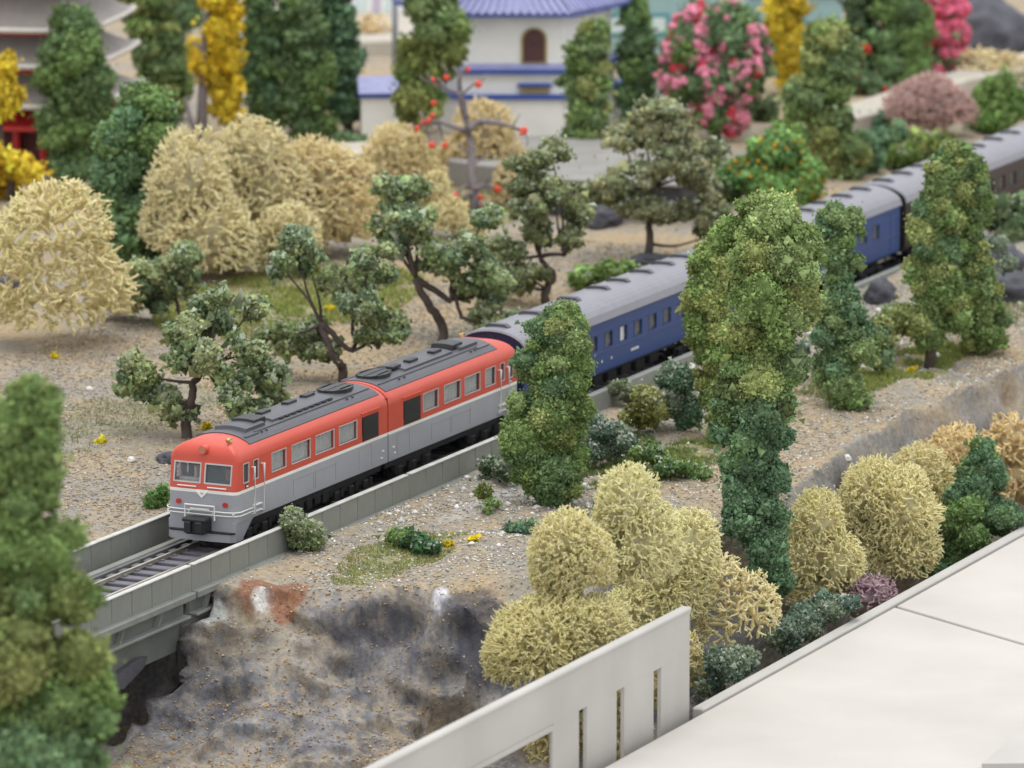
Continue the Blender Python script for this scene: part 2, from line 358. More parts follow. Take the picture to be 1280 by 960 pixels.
def crumbs(cl, origin, name, parent, size=.075, dens=230, mat='foam', pale=0.0, palec=(0.5,.56,.42), core=True, lump=.42, lf=2.6, cj=.2, top_tint=0.0, maxn=80000):
    """cl: list of (centre xyz, radii xyz, colour). A foam foliage mass of many tiny faces over irregular cores."""
    Cc = np.array([c[0] for c in cl]); Rr = np.array([np.broadcast_to(c[1], 3) for c in cl]); K = np.array([c[2] for c in cl])
    area_ = 4*math.pi*(Rr.prod(1))**(2/3); n_i = (area_*dens).astype(int)+20
    tot = n_i.sum()
    if tot > maxn: n_i = (n_i*maxn/tot).astype(int)+8; size = size*(tot/maxn)**.4
    idx = np.repeat(np.arange(len(cl)), n_i); n = len(idx)
    d = unit(n); rad = 1+lump*fbm((Cc[idx]+d*Rr[idx])*lf, 3, 50)-.12*rng.random(n)**2
    P = Cc[idx]+d*Rr[idx]*rad[:, None]
    fz = rng.random(n) < .22; P = P+d*(rng.exponential(size*1.15, n)*fz)[:, None]+rng.normal(0, size*.5, (n, 3))
    keep = np.ones(n, bool)
    for j in range(len(cl)):
        q = ((P-Cc[j])/(Rr[j]*.84)); inside = (q*q).sum(1) < 1
        keep &= ~(inside & (idx != j))
    P = P[keep]; d = d[keep]; idx = idx[keep]; n = len(P)
    a = unit(n); b = np.cross(a, unit(n)); b /= np.linalg.norm(b, axis=1)[:, None]+1e-9
    s = size*np.exp(rng.normal(0, .42, (n, 1))); b2 = np.cross(a, b)
    T = np.stack([P+a*s, P-a*s*.5+b*s*.8, P-a*s*.5-b*s*.8+b2*s*.3, P-a*s*.1+b2*s*.9+d*s*.4], 1)
    Fi = (np.arange(n)[:, None, None]*4+np.array([(0,1,3),(3,1,2),(0,3,2)])[None]).reshape(-1, 3)
    c = K[idx]*np.exp(rng.normal(0, cj, (n, 1)))*np.exp(rng.normal(0, .03, (n, 3)))*(1+.28*noise(P*1.6, 61)[:, None])
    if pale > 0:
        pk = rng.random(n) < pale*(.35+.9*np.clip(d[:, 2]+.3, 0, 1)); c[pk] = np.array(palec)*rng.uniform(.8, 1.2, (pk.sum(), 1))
    VV = [T.reshape(-1, 3)]; FF = [Fi]; CC = [np.repeat(c, 4, 0)]; off = n*4
    if core:
        iv, iF = IV2, IF2
        for j in range(len(cl)):
            q = Cc[j]+iv*Rr[j]*.90*(1+lump*fbm((Cc[j]+iv*Rr[j])*lf, 3, 50))[:, None]
            VV.append(q); FF.append(iF+off); CC.append(np.broadcast_to(K[j]*.8, (len(q), 3))*(1+.2*rng.normal(size=(len(q), 1)))); off += len(q)  # cores coloured darker than the crumbs, as painted inner shade
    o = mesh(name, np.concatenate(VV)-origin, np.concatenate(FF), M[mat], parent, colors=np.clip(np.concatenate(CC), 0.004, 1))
    return o
OL = lin(172, 176, 112); MG = lin(136, 164, 98); BG = lin(112, 146, 116); DG = lin(120, 146, 106); LG = lin(164, 184, 126); YE = lin(236, 208, 74); GY_ = lin(110, 132, 98)
def pick(pal): return np.array(pal[rng.integers(0, len(pal))])*rng.uniform(.9, 1.12)

def column_tree(rows, base, pal, label, size=.075, dens=230, trunk=True, group=None, name='column_tree', nfac=1.0, depth=.8, mat='foam', cat='tree', pale=0, rr=(.32, .54), bark='bark', lump=.40, band=None, gap=0):
    """rows: [(v, u_left, u_right)] traced silhouette; base: xyz foot on the ground"""
    base = np.array(base, float); sc = scale(base)
    rows = sorted(rows); vs = [r[0] for r in rows]; ul = [r[1] for r in rows]; ur = [r[2] for r in rows]
    cl = []; v = vs[0]; avg = np.mean(np.array(pal), 0)
    def put(v, fu, dd, q, col):
        l = np.interp(v, vs, ul); r_ = np.interp(v, vs, ur); hw = (r_-l)/2
        rad = hw*q; u = (l+r_)/2+fu*(hw-rad*.92)
        p = atd(u, v, base)+np.array([Fv[0], Fv[1], 0])*dd*(hw-rad)/sc*depth
        rr_ = rad/sc; cl.append((p, np.array([rr_*rng.uniform(.8, 1.15), rr_*rng.uniform(.8, 1.15), rr_*rng.uniform(.62, 1.0)]), col))
    vt = vs[0]+3
    while vt < vs[-1]-2:
        hw = (np.interp(vt, vs, ur)-np.interp(vt, vs, ul))/2
        st = max(hw*.46, 4.5)/nfac; a0_ = rng.uniform(0, 6.283)
        for k in range(4):
            ang = a0_+k*math.pi/2+rng.uniform(-.5, .5); q = rng.uniform(*rr)*rng.choice([.62, .85, 1.08]); f_ = rng.uniform(.78, 1.12)
            c = (pick(pal)*.6+avg*.4)*rng.uniform(.86, 1.12)
            if band: c = band(vt, c)
            if rng.random() > gap+.08: put(min(max(vt+rng.uniform(-.9, .9)*st, vs[0]+hw*q*.75), vs[-1]), math.cos(ang)*f_, math.sin(ang)*f_, q, c)
        put(vt, rng.uniform(-.2, .2), 0, .46, avg if not band else band(vt, avg))
        vt += st
    t = empty(name, base, label, cat, group)
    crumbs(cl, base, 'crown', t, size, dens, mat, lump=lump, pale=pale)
    top = atd((ul[0]+ur[0])/2, vs[0]+12, base)
    if trunk:
        ps = [base-np.array([0,0,.3])]
        for f in np.linspace(.08, .8, 6):
            v_ = np.interp(f, [0, 1], [vs[-1], vs[0]+10]); ps.append(atd((np.interp(v_, vs, ul)+np.interp(v_, vs, ur))/2, v_, base))
        rad = np.linspace(.17, .05, len(ps)); MB().tube(np.array(ps)-base, rad, 8).build('trunk', M[bark], t, True)
    return t
def pad_tree(base, forks, pads, pal, label, size=.062, dens=430, group=None, pale=.22, name='spreading_tree', tr=.11, links=None, bark='bark', cat='tree', palec=(.50,.57,.42)):
    """a crooked-trunked tree whose crumbly foliage sits in separate clumps at branch ends"""
    base = np.array(base, float); sc = scale(base); t = empty(name, base, label, cat, group)
    fk = [atd(u, v, base)+Fv*np.array([1,1,0])*rng.uniform(-.3, .3) for u, v in forks]
    cl = []; mb = MB(); pts = [base-np.array([0,0,.25])]+fk
    def cr(P, m=5):
        P = np.asarray(P); Q = np.vstack([2*P[0]-P[1], P, 2*P[-1]-P[-2]]); out = []
        for i in range(1, len(Q)-2):
            for t_ in np.linspace(0, 1, m, endpoint=False): out.append(.5*((2*Q[i])+(-Q[i-1]+Q[i+1])*t_+(2*Q[i-1]-5*Q[i]+4*Q[i+1]-Q[i+2])*t_**2+(-Q[i-1]+3*Q[i]-3*Q[i+1]+Q[i+2])*t_**3))
        return np.array(out+[P[-1]])
    P = cr(pts); P[1:] += rng.normal(0, .025, (len(P)-1, 3)); mb.tube(P-base, np.linspace(tr*1.35, tr*.45, len(P)), 8)
    for (u, v, ru, rv) in pads:
        dd = rng.uniform(-.9, .9); p = atd(u, v, base)+np.array([Fv[0], Fv[1], 0])*dd
        k = int(np.argmin([np.linalg.norm((f-p)*[1,1,1]) + (.8 if f[2] > p[2]+.3 else 0) for f in fk])); f = fk[k]
        m_ = (f*.55+p*.45)+rng.normal(0, .08, 3)-np.array([0,0,.05])
        q_ = cr([f, m_, p]); mb.tube(q_-base, np.linspace(tr*.48, tr*.15, len(q_)), 6)
        a, b = ru/sc, rv/sc; m = 10
        for q in range(m):
            o_ = unit(1)[0]*np.array([a, a, b])*rng.uniform(.35, .95)
            s_ = rng.uniform(.2, .42); cl.append((p+o_, np.array([a, a, b])*s_, pick(pal)))
    mb.build('trunk', M[bark], t, True)
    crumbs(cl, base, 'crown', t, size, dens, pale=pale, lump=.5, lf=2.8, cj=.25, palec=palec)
    return t

def tubes(A, B, ra, rb, n=3):
    """vectorised tapered prisms from A to B"""
    D = B-A; L = np.linalg.norm(D, axis=1)[:, None]+1e-9; D = D/L
    up = np.where(np.abs(D[:, 2:3]) < .9, np.array([[0,0,1.]]), np.array([[1.,0,0]])); X = np.cross(D, up); X /= np.linalg.norm(X, axis=1)[:, None]; Y = np.cross(D, X)
    a = np.arange(n)*2*math.pi/n; m = len(A)
    ring = np.cos(a)[None, :, None]*X[:, None]+np.sin(a)[None, :, None]*Y[:, None]
    V = np.concatenate([A[:, None]+ring*ra[:, None, None], B[:, None]+ring*rb[:, None, None]], 1)
    f = []
    for j in range(n): k = (j+1) % n; f += [(j, k, n+k), (j, n+k, n+j)]
    F = (np.arange(m)[:, None, None]*2*n+np.array(f)[None]).reshape(-1, 3)
    return V.reshape(-1, 3), F
def lichen(lobes, base, col, label, name='lichen_bush', thick=.05, sp=.17, cat='bush', group=None, cols=None, maxn=9000, core=True, openness=0.0, curl=.5):
    """dried-moss bush: a dense dome of forking strands. lobes: [(centre, radii)]"""
    base = np.array(base, float); t = empty(name, base, label, cat, group)
    VV = []; FF = []; CC = []; off = 0
    Lc = np.array([l[0] for l in lobes]); Lr = np.array([np.broadcast_to(l[1], 3) for l in lobes])
    col = np.array(col)
    for j in range(len(lobes)):
        c, r = Lc[j], Lr[j]
        area_ = 4*math.pi*(r.prod())**(2/3)*.75; n = int(min(area_/(sp*sp), maxn))
        d = unit(int(n*1.0)); d = d[d[:, 2] > -.55]; n = len(d)
        lum = 1+.19*noise((c+d*r)*.9, 71)+.10*noise((c+d*r)*2.2, 72)+.05*rng.normal(size=n)
        tips = c+d*r*lum[:, None]
        keep = np.ones(n, bool)
        for k in range(len(lobes)):
            if k != j: q = (tips-Lc[k])/(Lr[k]*.88); keep &= (q*q).sum(1) > 1
        tips = tips[keep]; d = d[keep]; n = len(tips)
        if n < 8: continue
        prev = tips; thr = thick*rng.uniform(.45, 1.1, n); lev = [(.955, 1.45), (.90, 1.5), (.83, 1.8), (.73, 2.2), (.55, 3), (.25, 4)]
        for hk in range(2):
            e = tips+unit(n)*thick*2.6*rng.uniform(.5, 1.3, (n, 1))+d*thick*.5
            v, f = tubes(tips-d*thick*.5, e, thr*.9, thr*.5); VV.append(v); FF.append(f+off); off += len(v); CC.append(np.repeat(col*np.exp(rng.normal(.06, .10, (n, 1))), 6, 0))
        for li, (fr, red) in enumerate(lev):
            m = max(int(len(prev)/red), 3)
            sel = rng.permutation(len(prev))[:m]; dd = (prev[sel]-c)/r; dd /= np.linalg.norm(dd, axis=1)[:, None]
            nodes = c+dd*r*fr*(1+.03*rng.normal(size=(m, 1)))+rng.normal(0, thick*.8, (m, 3))
            best = np.zeros(len(prev), int)
            for s0 in range(0, len(prev), 1500):
                D = ((prev[s0:s0+1500, None]-nodes[None])**2).sum(-1); best[s0:s0+1500] = D.argmin(1)
            tgt = nodes[best]; rb = thick*(1.0+.22*li)*np.ones(len(prev))
            cc = col*np.exp(rng.normal(0, .09, (len(prev), 1)))
            if li < 2:
                v, f = tubes(tgt, prev, rb, thr); VV.append(v); FF.append(f+off); off += len(v); CC.append(np.repeat(cc, 6, 0))
            else:
                mid_ = (prev+tgt)/2+rng.normal(0, 1, (len(prev), 3))*thick*curl*1.6
                v, f = tubes(tgt, mid_, rb*rng.uniform(.7, 1.1, len(prev)), (rb+thr)/2*.9); VV.append(v); FF.append(f+off); off += len(v); CC.append(np.repeat(cc, 6, 0))
                v, f = tubes(mid_, prev, (rb+thr)/2*.95, thr); VV.append(v); FF.append(f+off); off += len(v); CC.append(np.repeat(cc, 6, 0))
            prev = nodes; thr = thick*(1.0+.22*li)*np.ones(m)
            if m < 5: break
        if core:
            q = c+IV3*r*.60*(1+.30*fbm((c+IV3*r)*3.5, 3, 5))[:, None]; VV.append(q); FF.append(IF3+off); off += len(q); CC.append(np.broadcast_to(col*.72, (len(q), 3)))  # darker core lump paints the occlusion inside the bush
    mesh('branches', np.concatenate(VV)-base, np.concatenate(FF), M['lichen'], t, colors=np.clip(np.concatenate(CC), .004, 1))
    return t
def lobes_px(base, L, sq=1.0, dj=.35):
    """lobes given as (u, v, ru, rv): centre on the ray at the base's distance"""
    base = np.array(base); sc = scale(base); out = []
    for (u, v, ru, rv) in L:
        p = atd(u, v, base)+np.array([Fv[0], Fv[1], 0])*rng.uniform(-dj, dj); out.append((p, np.array([ru/sc, ru/sc*sq, rv/sc])))
    return out
#SECTION2
# ------------------------------------------------------------------ the railway: rails, sleepers, girder walls
trk = empty('railway_track', (0, 0, 0), 'single railway track of metal rails on grey sleepers under the train', 'railway track')
for s in (-1, 1):
    mb = MB(); mb.prism([(s*.45-.035, -.09), (s*.45+.035, -.09), (s*.45+.02, -.03), (s*.45+.035, -.02), (s*.45+.035, .0), (s*.45-.035, .0), (s*.45-.035, -.02), (s*.45-.02, -.03)], 'x', -16, 75)
    mb.build('rail', M['rail'], trk)
sl0 = None
for k in range(140):
    x = -15.6+.62*k
    if sl0 is None:
        mb = MB(); mb.box(-.15, .15, -.82, .82, -.20, -.09, .02)
        for s in (-1, 1):
            for q in (-.085, .085): mb.box(-.06, .06, s*.45+q-.04, s*.45+q+.04, -.095, -.055, .01)
        sl0 = mb.build('sleeper', M['sleeper'], trk); sl0.location = (x, 0, 0)
    else:
        c = sl0.copy(); COL.objects.link(c); c.parent = trk; c.location = (x, rng.normal(0, .004), 0)
mb = MB(); mb.box(-16, 75, -1.12, 1.12, -.32, -.19); mb.box(-16, 75, .86, .98, -.19, -.06); mb.box(-16, 75, -.98, -.86, -.19, -.06)
mb.build('track_base', M['trackbed'], trk)
mb = MB(); mb.box(-16, 16, 1.0, 1.2, -.20, -.03, .02); mb.build('guard_ledge', M['girder'], trk)

def girder_wall(side, x0, x1, label, ztop=.47):
    t = empty('girder_wall', (0, side*1.6, 0), label, 'girder')
    y0, y1 = (-.05, .05)
    w_ = .97; n = int((x1-x0)/w_)
    pan = post = None
    joint = [k for k in range(n) if abs((x0+k*w_+3.7) % 11.64) < w_/2 or abs(((x0+k*w_+3.7) % 11.64)-11.64) < w_/2]
    for k in range(n):
        x = x0+k*w_
        if pan is None:
            mb = MB(); mb.box(.012, w_-.012, y0, y1, -.18, ztop-.05, .012)
            if side < 0:
                for q in (.12, .85): mb.box(q-.015, q+.015, y0-.012, y0+.01, -.11, -.08)
            pan = mb.build('girder_panel', M['girder'], t); pan.location = (x, 0, 0)
        else:
            c = pan.copy(); COL.objects.link(c); c.parent = t; c.location = (x, 0, 0)
    xs = [x0]+[x0+k*w_ for k in joint]+[x0+n*w_]; xs = sorted(set(round(v, 3) for v in xs))
    for a, b in zip(xs[:-1], xs[1:]):
        MB().box(a+.07, b-.07, -.075, .075, ztop-.045, ztop, .015).build('top_flange', M['flange'], t)  # pale flange colour paints in the bright highlight along the girder top
        oy = -.20 if side < 0 else .08
        MB().box(a+.05, b-.05, min(oy, oy*.0-.05), max(.05, oy), -.33, -.165, .02).build('walkway_ledge', M['girder'], t)
    for a in xs[1:-1]:
        MB().box(a-.055, a+.055, -.04, .04, -.3, ztop-.02, .01).build('joint_post', M['girderd'], t)
    return t
gw = girder_wall(-1, -15.3, 16.0, 'near grey plate girder wall along the bridge with fine panel seams')
for x0, x1 in ((-15.2, -3.85), (-3.55, 1.0)):
    MB().box(x0, x1, .08, .16, -.72, -.33).build('deep_girder', M['girderd'], gw)
    MB().box(x0, x1, -.14, .16, -.78, -.70, .02).build('bottom_flange', M['girder'], gw)
    x = x0+.6
    while x < x1-.3:
        mb = MB(); mb.prism([(x, -.70), (x+.06, -.70), (x+.30, -.34), (x+.24, -.34)], 'y', -.06, .082); mb.build('stiffener', M['girder'], gw); x += 1.85
mb = MB(); mb.prism([(-15.2, -.80), (-15.2, -1.62), (-3.9, -1.55), (-3.85, -.80)], 'y', .18, .5); mb.build('lower_girder', M['girderd'], gw)
mb = MB(); mb.prism([(-7.6, -1.60), (-6.9, -1.38), (-6.1, -1.26), (-5.7, -1.30), (-5.9, -1.52), (-6.9, -1.82)], 'y', .02, .15); mb.build('bearing_block', M['darkrock'], gw)
girder_wall(1, -15.3, 10, 'far grey girder wall beside the tan gravel beyond the track', .48)
for (x0, x1, side, zt, nm) in ((16.2, 75, -1, .56, 'near low grey kerb wall running beside the blue coaches'), (10.2, 75, 1, .45, 'far low grey kerb wall behind the train')):
    t = empty('kerb_wall', (0, side*1.6, 0), nm, 'kerb wall'); c0 = None; x = x0
    while x < x1:
        if c0 is None: c0 = MB().box(0, 3.96, -.10, .10, -.3, zt, .03).build('kerb_block', M['girder'], t); c0.location = (x, 0, 0)
        else: c = c0.copy(); COL.objects.link(c); c.parent = t; c.location = (x, 0, 0)
        x += 4.0

# ------------------------------------------------------------------ locomotive
HW = .93
def zroof(y, z0=2.12, h=.50): return z0+h*math.sqrt(max(0, 1-(abs(y)/HW)**2))
def shell(L, side_wins, front_wins, zr, zw, mats_rows, cab=True, rc=.16, z0=2.12, h=.50, tilt=.11):
    xs = sorted(set([round(v, 4) for wv in side_wins for v in wv]+[L, rc, .9, L*.5, L-.3]), reverse=True)
    xs = [x for x in xs if x >= rc]
    path = [(x, -HW, 's') for x in xs]
    for k in range(1, 6): a = k/6*math.pi/2; path.append((rc-rc*math.sin(a), -HW+rc-rc*math.cos(a), 'c'))
    ys = sorted(set([-HW+rc, HW-rc]+[v for wv in front_wins for v in wv]+[0.0]))
    path += [(0.0, y, 'f') for y in ys]
    for k in range(1, 6): a = k/6*math.pi/2; path.append((rc-rc*math.cos(a), HW-rc+rc*math.sin(a), 'c'))
    path += [(x, HW, 's') for x in reversed(xs)]
    n = len(path); V = []; rows = list(zr)
    for z in rows:
        for x, y, k in path: V.append((x+(tilt*max(0, z-1.41)/.7*max(0, 1-x/.3)), y, z))
    lam = [.03, .08, .16, .27, .40, .55, .72, .88, 1.0]
    for l in lam:
        y_f = 1-l; zz = z0+h*math.sqrt(max(0, 1-y_f*y_f))
        for x, y, k in path:
            xs_ = .95; xx = x if x > xs_ else x+(xs_-x)*(l**1.25)*.98
            xx += tilt*max(0, 1-x/.3)*(1-l)
            V.append((xx, y*(1-l), zz if x > xs_ else zz-.02*max(0, 1-x)*l))
    F = []; mi = []; nr = len(rows)+len(lam)
    inw = lambda a, b, W: any(min(a, b) >= w0-1e-3 and max(a, b) <= w1+1e-3 for w0, w1 in W)
    for r in range(nr-1):
        for i in range(n-1):
            p, q = path[i], path[i+1]
            if r < len(rows)-1 and abs(rows[r]-zw[0]) < 1e-6:
                if p[2] == 's' and q[2] == 's' and inw(p[0], q[0], side_wins): continue
                if abs(p[0]) < 1e-6 and abs(q[0]) < 1e-6 and inw(p[1], q[1], front_wins): continue
            F.append(((r+1)*n+i, (r+1)*n+i+1, r*n+i+1, r*n+i)); mi.append(mats_rows[r] if r < len(mats_rows) else mats_rows[-1])
    return V, F, mi
def ring(mb, axis, a, b0, b1, z0, z1, t, d):
    """rectangular frame; axis 'y': lies in plane y=a (side), axis 'x': plane x=a"""
    for (p0, p1, q0, q1) in ((b0-t, b1+t, z1, z1+t), (b0-t, b1+t, z0-t, z0), (b0-t, b0, z0, z1), (b1, b1+t, z0, z1)):
        if axis == 'y': mb.box(p0, p1, min(a, a+d), max(a, a+d), q0, q1)
        else: mb.box(min(a, a+d), max(a, a+d), p0, p1, q0, q1)
def loco(x0, rot, L, wins, grille, label):
    t = empty('diesel_locomotive', (x0, 0, 0), label, 'locomotive'); t.rotation_euler = (0, 0, rot)
    cabw = [(.37, .66), (.91, 1.16)]; W = cabw+wins; FW = [(-.77, -.06), (.06, .77)]
    V, F, mi = shell(L, W+[grille], FW, [.66, 1.345, 1.42, 1.58, 2.05, 2.12], (1.58, 2.05), [0, 1, 2])
    # the grille opening is only on the right-hand face of the body in view; both sides have one
    b = mesh('body', V, F, mats=[M['grey'], M['band'], M['red']], mi=mi, parent=t)
    so = b.modifiers.new('wall', 'SOLIDIFY'); so.thickness = .05; so.offset = -1 if True else 1
    bv = b.modifiers.new('round', 'BEVEL'); bv.width = .012; bv.segments = 2; bv.limit_method = 'ANGLE'; bv.angle_limit = R(50)
    for f in b.data.polygons: f.use_smooth = f.center.z > 2.1
    MB().box(L-.03, L+.0, -.9, .9, .66, 2.3).build('end_wall', M['red'], t)
    mb = MB(); mb.prism([(-.012, 1.36), (-.012, 1.405), (0.02, 1.405), (0.02, 1.36)], 'y', -.1, .1)
    mb = MB(); mb.prism([(-.17, 1.38), (0, 1.22), (.17, 1.38), (.12, 1.40), (0, 1.29), (-.12, 1.40)], 'x', -.02, .01); mb.build('stripe_point', M['band'], t)
    # front skirt with curved sides
    mb = MB(); arc = [(.98, .66)]+[(.42+.5*(1-math.sin(a))*1.0, .66-.40*math.sin(a+.0)*1.0) for a in np.linspace(.15, 1.45, 7)]+[(.38, .2), (.0, .2), (0, .66)]
    for s in (-1, 1): mb.prism(arc, 'y', s*.86-.045, s*.86+.045)
    mb.box(0, .07, -.815, .815, .2, .66); mb.build('front_skirt', M['grey'], t)
    mb = MB(); mb.prism([(-.0, -.88), (-.10, -.80), (-.13, -.3), (-.13, .3), (-.10, .80), (0, .88)], 'z', .20, .40); mb.build('snow_plough', M['grey'], t)
    mb = MB(); mb.prism([(-.0, -.90), (-.12, -.82), (-.15, -.3), (-.15, .3), (-.12, .82), (0, .90)], 'z', .40, .435); mb.build('step_edge', M['black'], t)
    # coupler
    mb = MB(); mb.box(-.42, .02, -.26, .26, .40, .78, .03); mb.box(-.50, -.42, -.24, -.05, .44, .72, .02); mb.box(-.50, -.42, .06, .24, .44, .72, .02); mb.box(-.46, -.12, -.32, .32, .70, .80, .03)
    mb.build('coupler', M['black'], t)
    # windshields
    for (a, c) in FW:
        fr = MB(); ring(fr, 'x', .012, a+.02, c-.02, 1.60, 2.03, .035, -.02)
        f_ = fr.build('windshield_frame', M['frame'], t); f_.rotation_euler = (0, R(0), 0)
        me = f_.data
        for v in me.vertices: v.co.x += .11*max(0, v.co.z-1.41)/.7
        g_ = MB(); g_.box(.03, .045, a, c, 1.58, 2.05); g_ = g_.build('windshield', M['glass'], t)
        for v in g_.data.vertices: v.co.x += .11*max(0, v.co.z-1.41)/.7
        k = a+.10 if a < 0 else a+.08
        MB().box(-.03, -.002, k, k+.52, 1.475, 1.505, .008).build('wiper', M['white'], t)
    # cab interior
    MB().box(.95, 1.0, -.86, .86, .8, 2.3).build('cab_bulkhead', M['under'], t)
    MB().box(.12, .95, -.86, .86, 1.32, 1.36).build('cab_floor', M['under'], t)
    for y in (.42, -.42):
        sb = MB(); sb.box(.45, .70, y-.15, y+.15, 1.36, 1.55, .03); sb.box(.65, .74, y-.14, y+.14, 1.5, 1.86, .03); sb.build('driver_seat', M['seat'] if y > 0 else M['lampo'], t)
    MB().box(.16, .34, .08, .72, 1.36, 1.66, .03).build('control_desk', M['frame'], t); MB().box(.30, .40, .30, .36, 1.62, 1.92, .01).build('control_lever', M['wood'], t)
    MB().box(.18, .34, -.72, -.08, 1.36, 1.62, .03).build('control_desk', M['black'], t)
    # lamps, horn
    zt = 2.37
    mb = MB(); a_ = np.linspace(0, 2*math.pi, 16, endpoint=False); mb.prism([(.105*math.cos(a), zt+.105*math.sin(a)) for a in a_], 'x', .06, .45); mb.build('headlight_housing', M['red'], t)
    mb = MB(); mb.prism([(.082*math.cos(a), zt+.082*math.sin(a)) for a in a_], 'x', .035, .07); mb.build('headlight', M['lampo'], t)
    mb = MB(); mb.prism([(-.07, 0), (.07, 0), (.05, .09), (-.05, .09)], 'x', .42, .95, ); o_ = mb.build('headlight_spine', M['red'], t); o_.location = (0, 0, 2.40)
    for y in (-.64, .62):
        mb = MB(); mb.prism([(y+.062*math.cos(a), 1.10+.062*math.sin(a)) for a in a_], 'x', -.05, .01); mb.build('marker_light', M['lampred'], t)
    for y in (-.52,):
        mb = MB(); mb.tube([(.34, y, 2.60), (.60, y, 2.62)], [.05, .018], 8); mb.box(.44, .50, y-.05, y+.05, 2.48, 2.60); mb.build('horn', M['brass'], t, True)
    # front handrails
    mb = MB()
    for z in (.93, .84):
        P = [(.75, -.99, z), (.10, -.99, z), (-.04, -.90, z), (-.09, -.70, z), (-.09, .70, z), (-.04, .90, z), (.10, .99, z), (.75, .99, z)]; mb.tube(P, .017, 6)
    for y in (-.88, .88, -.33, .33): mb.tube([(0, y, .885), (-.08, y*.98, .885)], .02, 5)
    mb.build('front_handrail', M['white'], t, True)
    mb = MB(); mb.tube([(-.12, -.40, .72), (-.12, -.40, 1.06), (-.12, .40, 1.06), (-.12, .40, .72)], .022, 6); mb.box(-.14, -.10, -.25, .25, .95, .99); mb.build('coupler_handrail', M['white'], t)
    for s in (-1, 1):
        y = s*HW; o = s*.012
        for x in (.80, 1.30):
            mb = MB(); mb.tube([(x, y, 1.90), (x, y+s*.09, 1.93), (x, y+s*.09, .78), (x, y, .74)], .027, 7); mb.build('door_handrail', M['white'], t, True)
        for z in (.80, .95): MB().box(.83, 1.28, min(y, y+s*.05), max(y, y+s*.05), z-.012, z+.012).build('ladder_step', M['white'], t)
        MB().box(.48, .62, min(y, y+o), max(y, y+o), 1.44, 1.53).build('number_plate', M['black'], t)
        MB().box(.50, .60, min(y, y+o*1.6), max(y, y+o*1.6), 1.465, 1.505).build('number_plate_letters', M['band'], t)
        for (a, c) in wins:
            fr = MB(); ring(fr, 'y', y-s*.02, a+.01, c-.01, 1.59, 2.04, .018, s*.03); f_ = fr.build('side_window_frame', M['frame'], t)
            pn = MB(); yy = y-s*.09; kx = np.linspace(a, c, 11)
            Vp = [(x_, yy+(.012 if i % 2 else -.012), z_) for z_ in (1.57, 2.06) for i, x_ in enumerate(kx)]
            Fp = [(i, i+1, 12+i, 11+i) for i in range(10)]; pn.add(Vp, Fp); pn.build('curtain', M['curtain'], t)
            MB().box(a, c, yy+s*.03-.004, yy+s*.03+.004, 1.58, 2.05).build('side_window_glass', M['glass'], t)
        for (a, c) in cabw:
            fr = MB(); ring(fr, 'y', y-s*.02, a+.01, c-.01, 1.59, 2.04, .018, s*.03); fr.build('cab_window_frame', M['frame'], t)
            MB().box(a, c, y-s*.05-.004, y-s*.05+.004, 1.58, 2.05).build('cab_window_glass', M['glass'], t)
        a, c = grille
        gb = MB(); gb.box(a+.02, c-.02, min(y-s*.06, y+s*.012), max(y-s*.06, y+s*.012), 1.44, 2.045)
        gr_ = gb.build('radiator_grille', M['black'], t)
        lv = MB()
        for z in np.arange(1.47, 2.03, .045): lv.box(a+.05, c-.05, min(y, y+s*.022), max(y, y+s*.022), z, z+.02)
        o2 = lv.build('grille_slats', M['black'], gr_)
        MB().box(a-.05, c+.05, min(y-s*.03, y+s*.03), max(y-s*.03, y+s*.03), 2.13, 2.16).build('rain_gutter', M['red'], t)
        ln = MB()
        for (xa, xb, za, zb) in ((3.0, 4.1, .78, 1.18), (4.2, 5.3, .78, 1.18), (6.6, 7.3, .75, 1.30)):
            for (p0, p1, q0, q1) in ((xa, xb, zb, zb+.016), (xa, xa+.014, za, zb), (xb, xb+.014, za, zb)): ln.box(p0, p1, min(y-s*.01, y+s*.01), max(y-s*.01, y+s*.01), q0, q1)
        ln.build('body_side_hatches', M['grey'], t)['kind'] = 'stuff'
        for (xa, za) in ((L-.32, .98), (L-.40, .82)): MB().box(xa, xa+.10, min(y-s*.01, y+s*.02), max(y-s*.01, y+s*.02), za, za+.03).build('door_catch', M['white'], t)
        fl = MB(); fl.box(7.62 if L > 8 else L-.5, (7.62 if L > 8 else L-.5)+.012, min(y, y+s*.006), max(y, y+s*.006), .68, 2.0)
    # roof
    nxr = 2; yy = np.linspace(-.77, .77, 15); Vr = [(x, y, zroof(y)+dz) for dz in (.022, -.03) for x in (1.02, L-.16) for y in yy]; n = 15
    Fr = [(i, i+1, n+i+1, n+i) for i in range(n-1)]+[(3*n+i, 3*n+i+1, 2*n+i+1, 2*n+i) for i in range(n-1)]+[(i+1, i, 2*n+i, 2*n+i+1) for i in range(n-1)]+[(n+i, n+i+1, 3*n+i+1, 3*n+i) for i in range(n-1)]+[(0, n, 3*n, 2*n), (2*n-1, n-1, 3*n-1, 4*n-1)]
    roof = MB().add(Vr, Fr).build('roof_panel', M['roofk'], t)
    for f in roof.data.polygons: f.use_smooth = False
    for s in (-1, 1): MB().box(1.75, L-.25, s*.52-.025, s*.52+.025, 2.52, 2.585, .01).build('roof_rib', M['roofk'], t); 
    for s in (-1, 1): MB().box(1.15, 1.85, s*.56-.05, s*.56+.05, 2.50, 2.56, .01).build('walkway_board', M['roofk'], t)
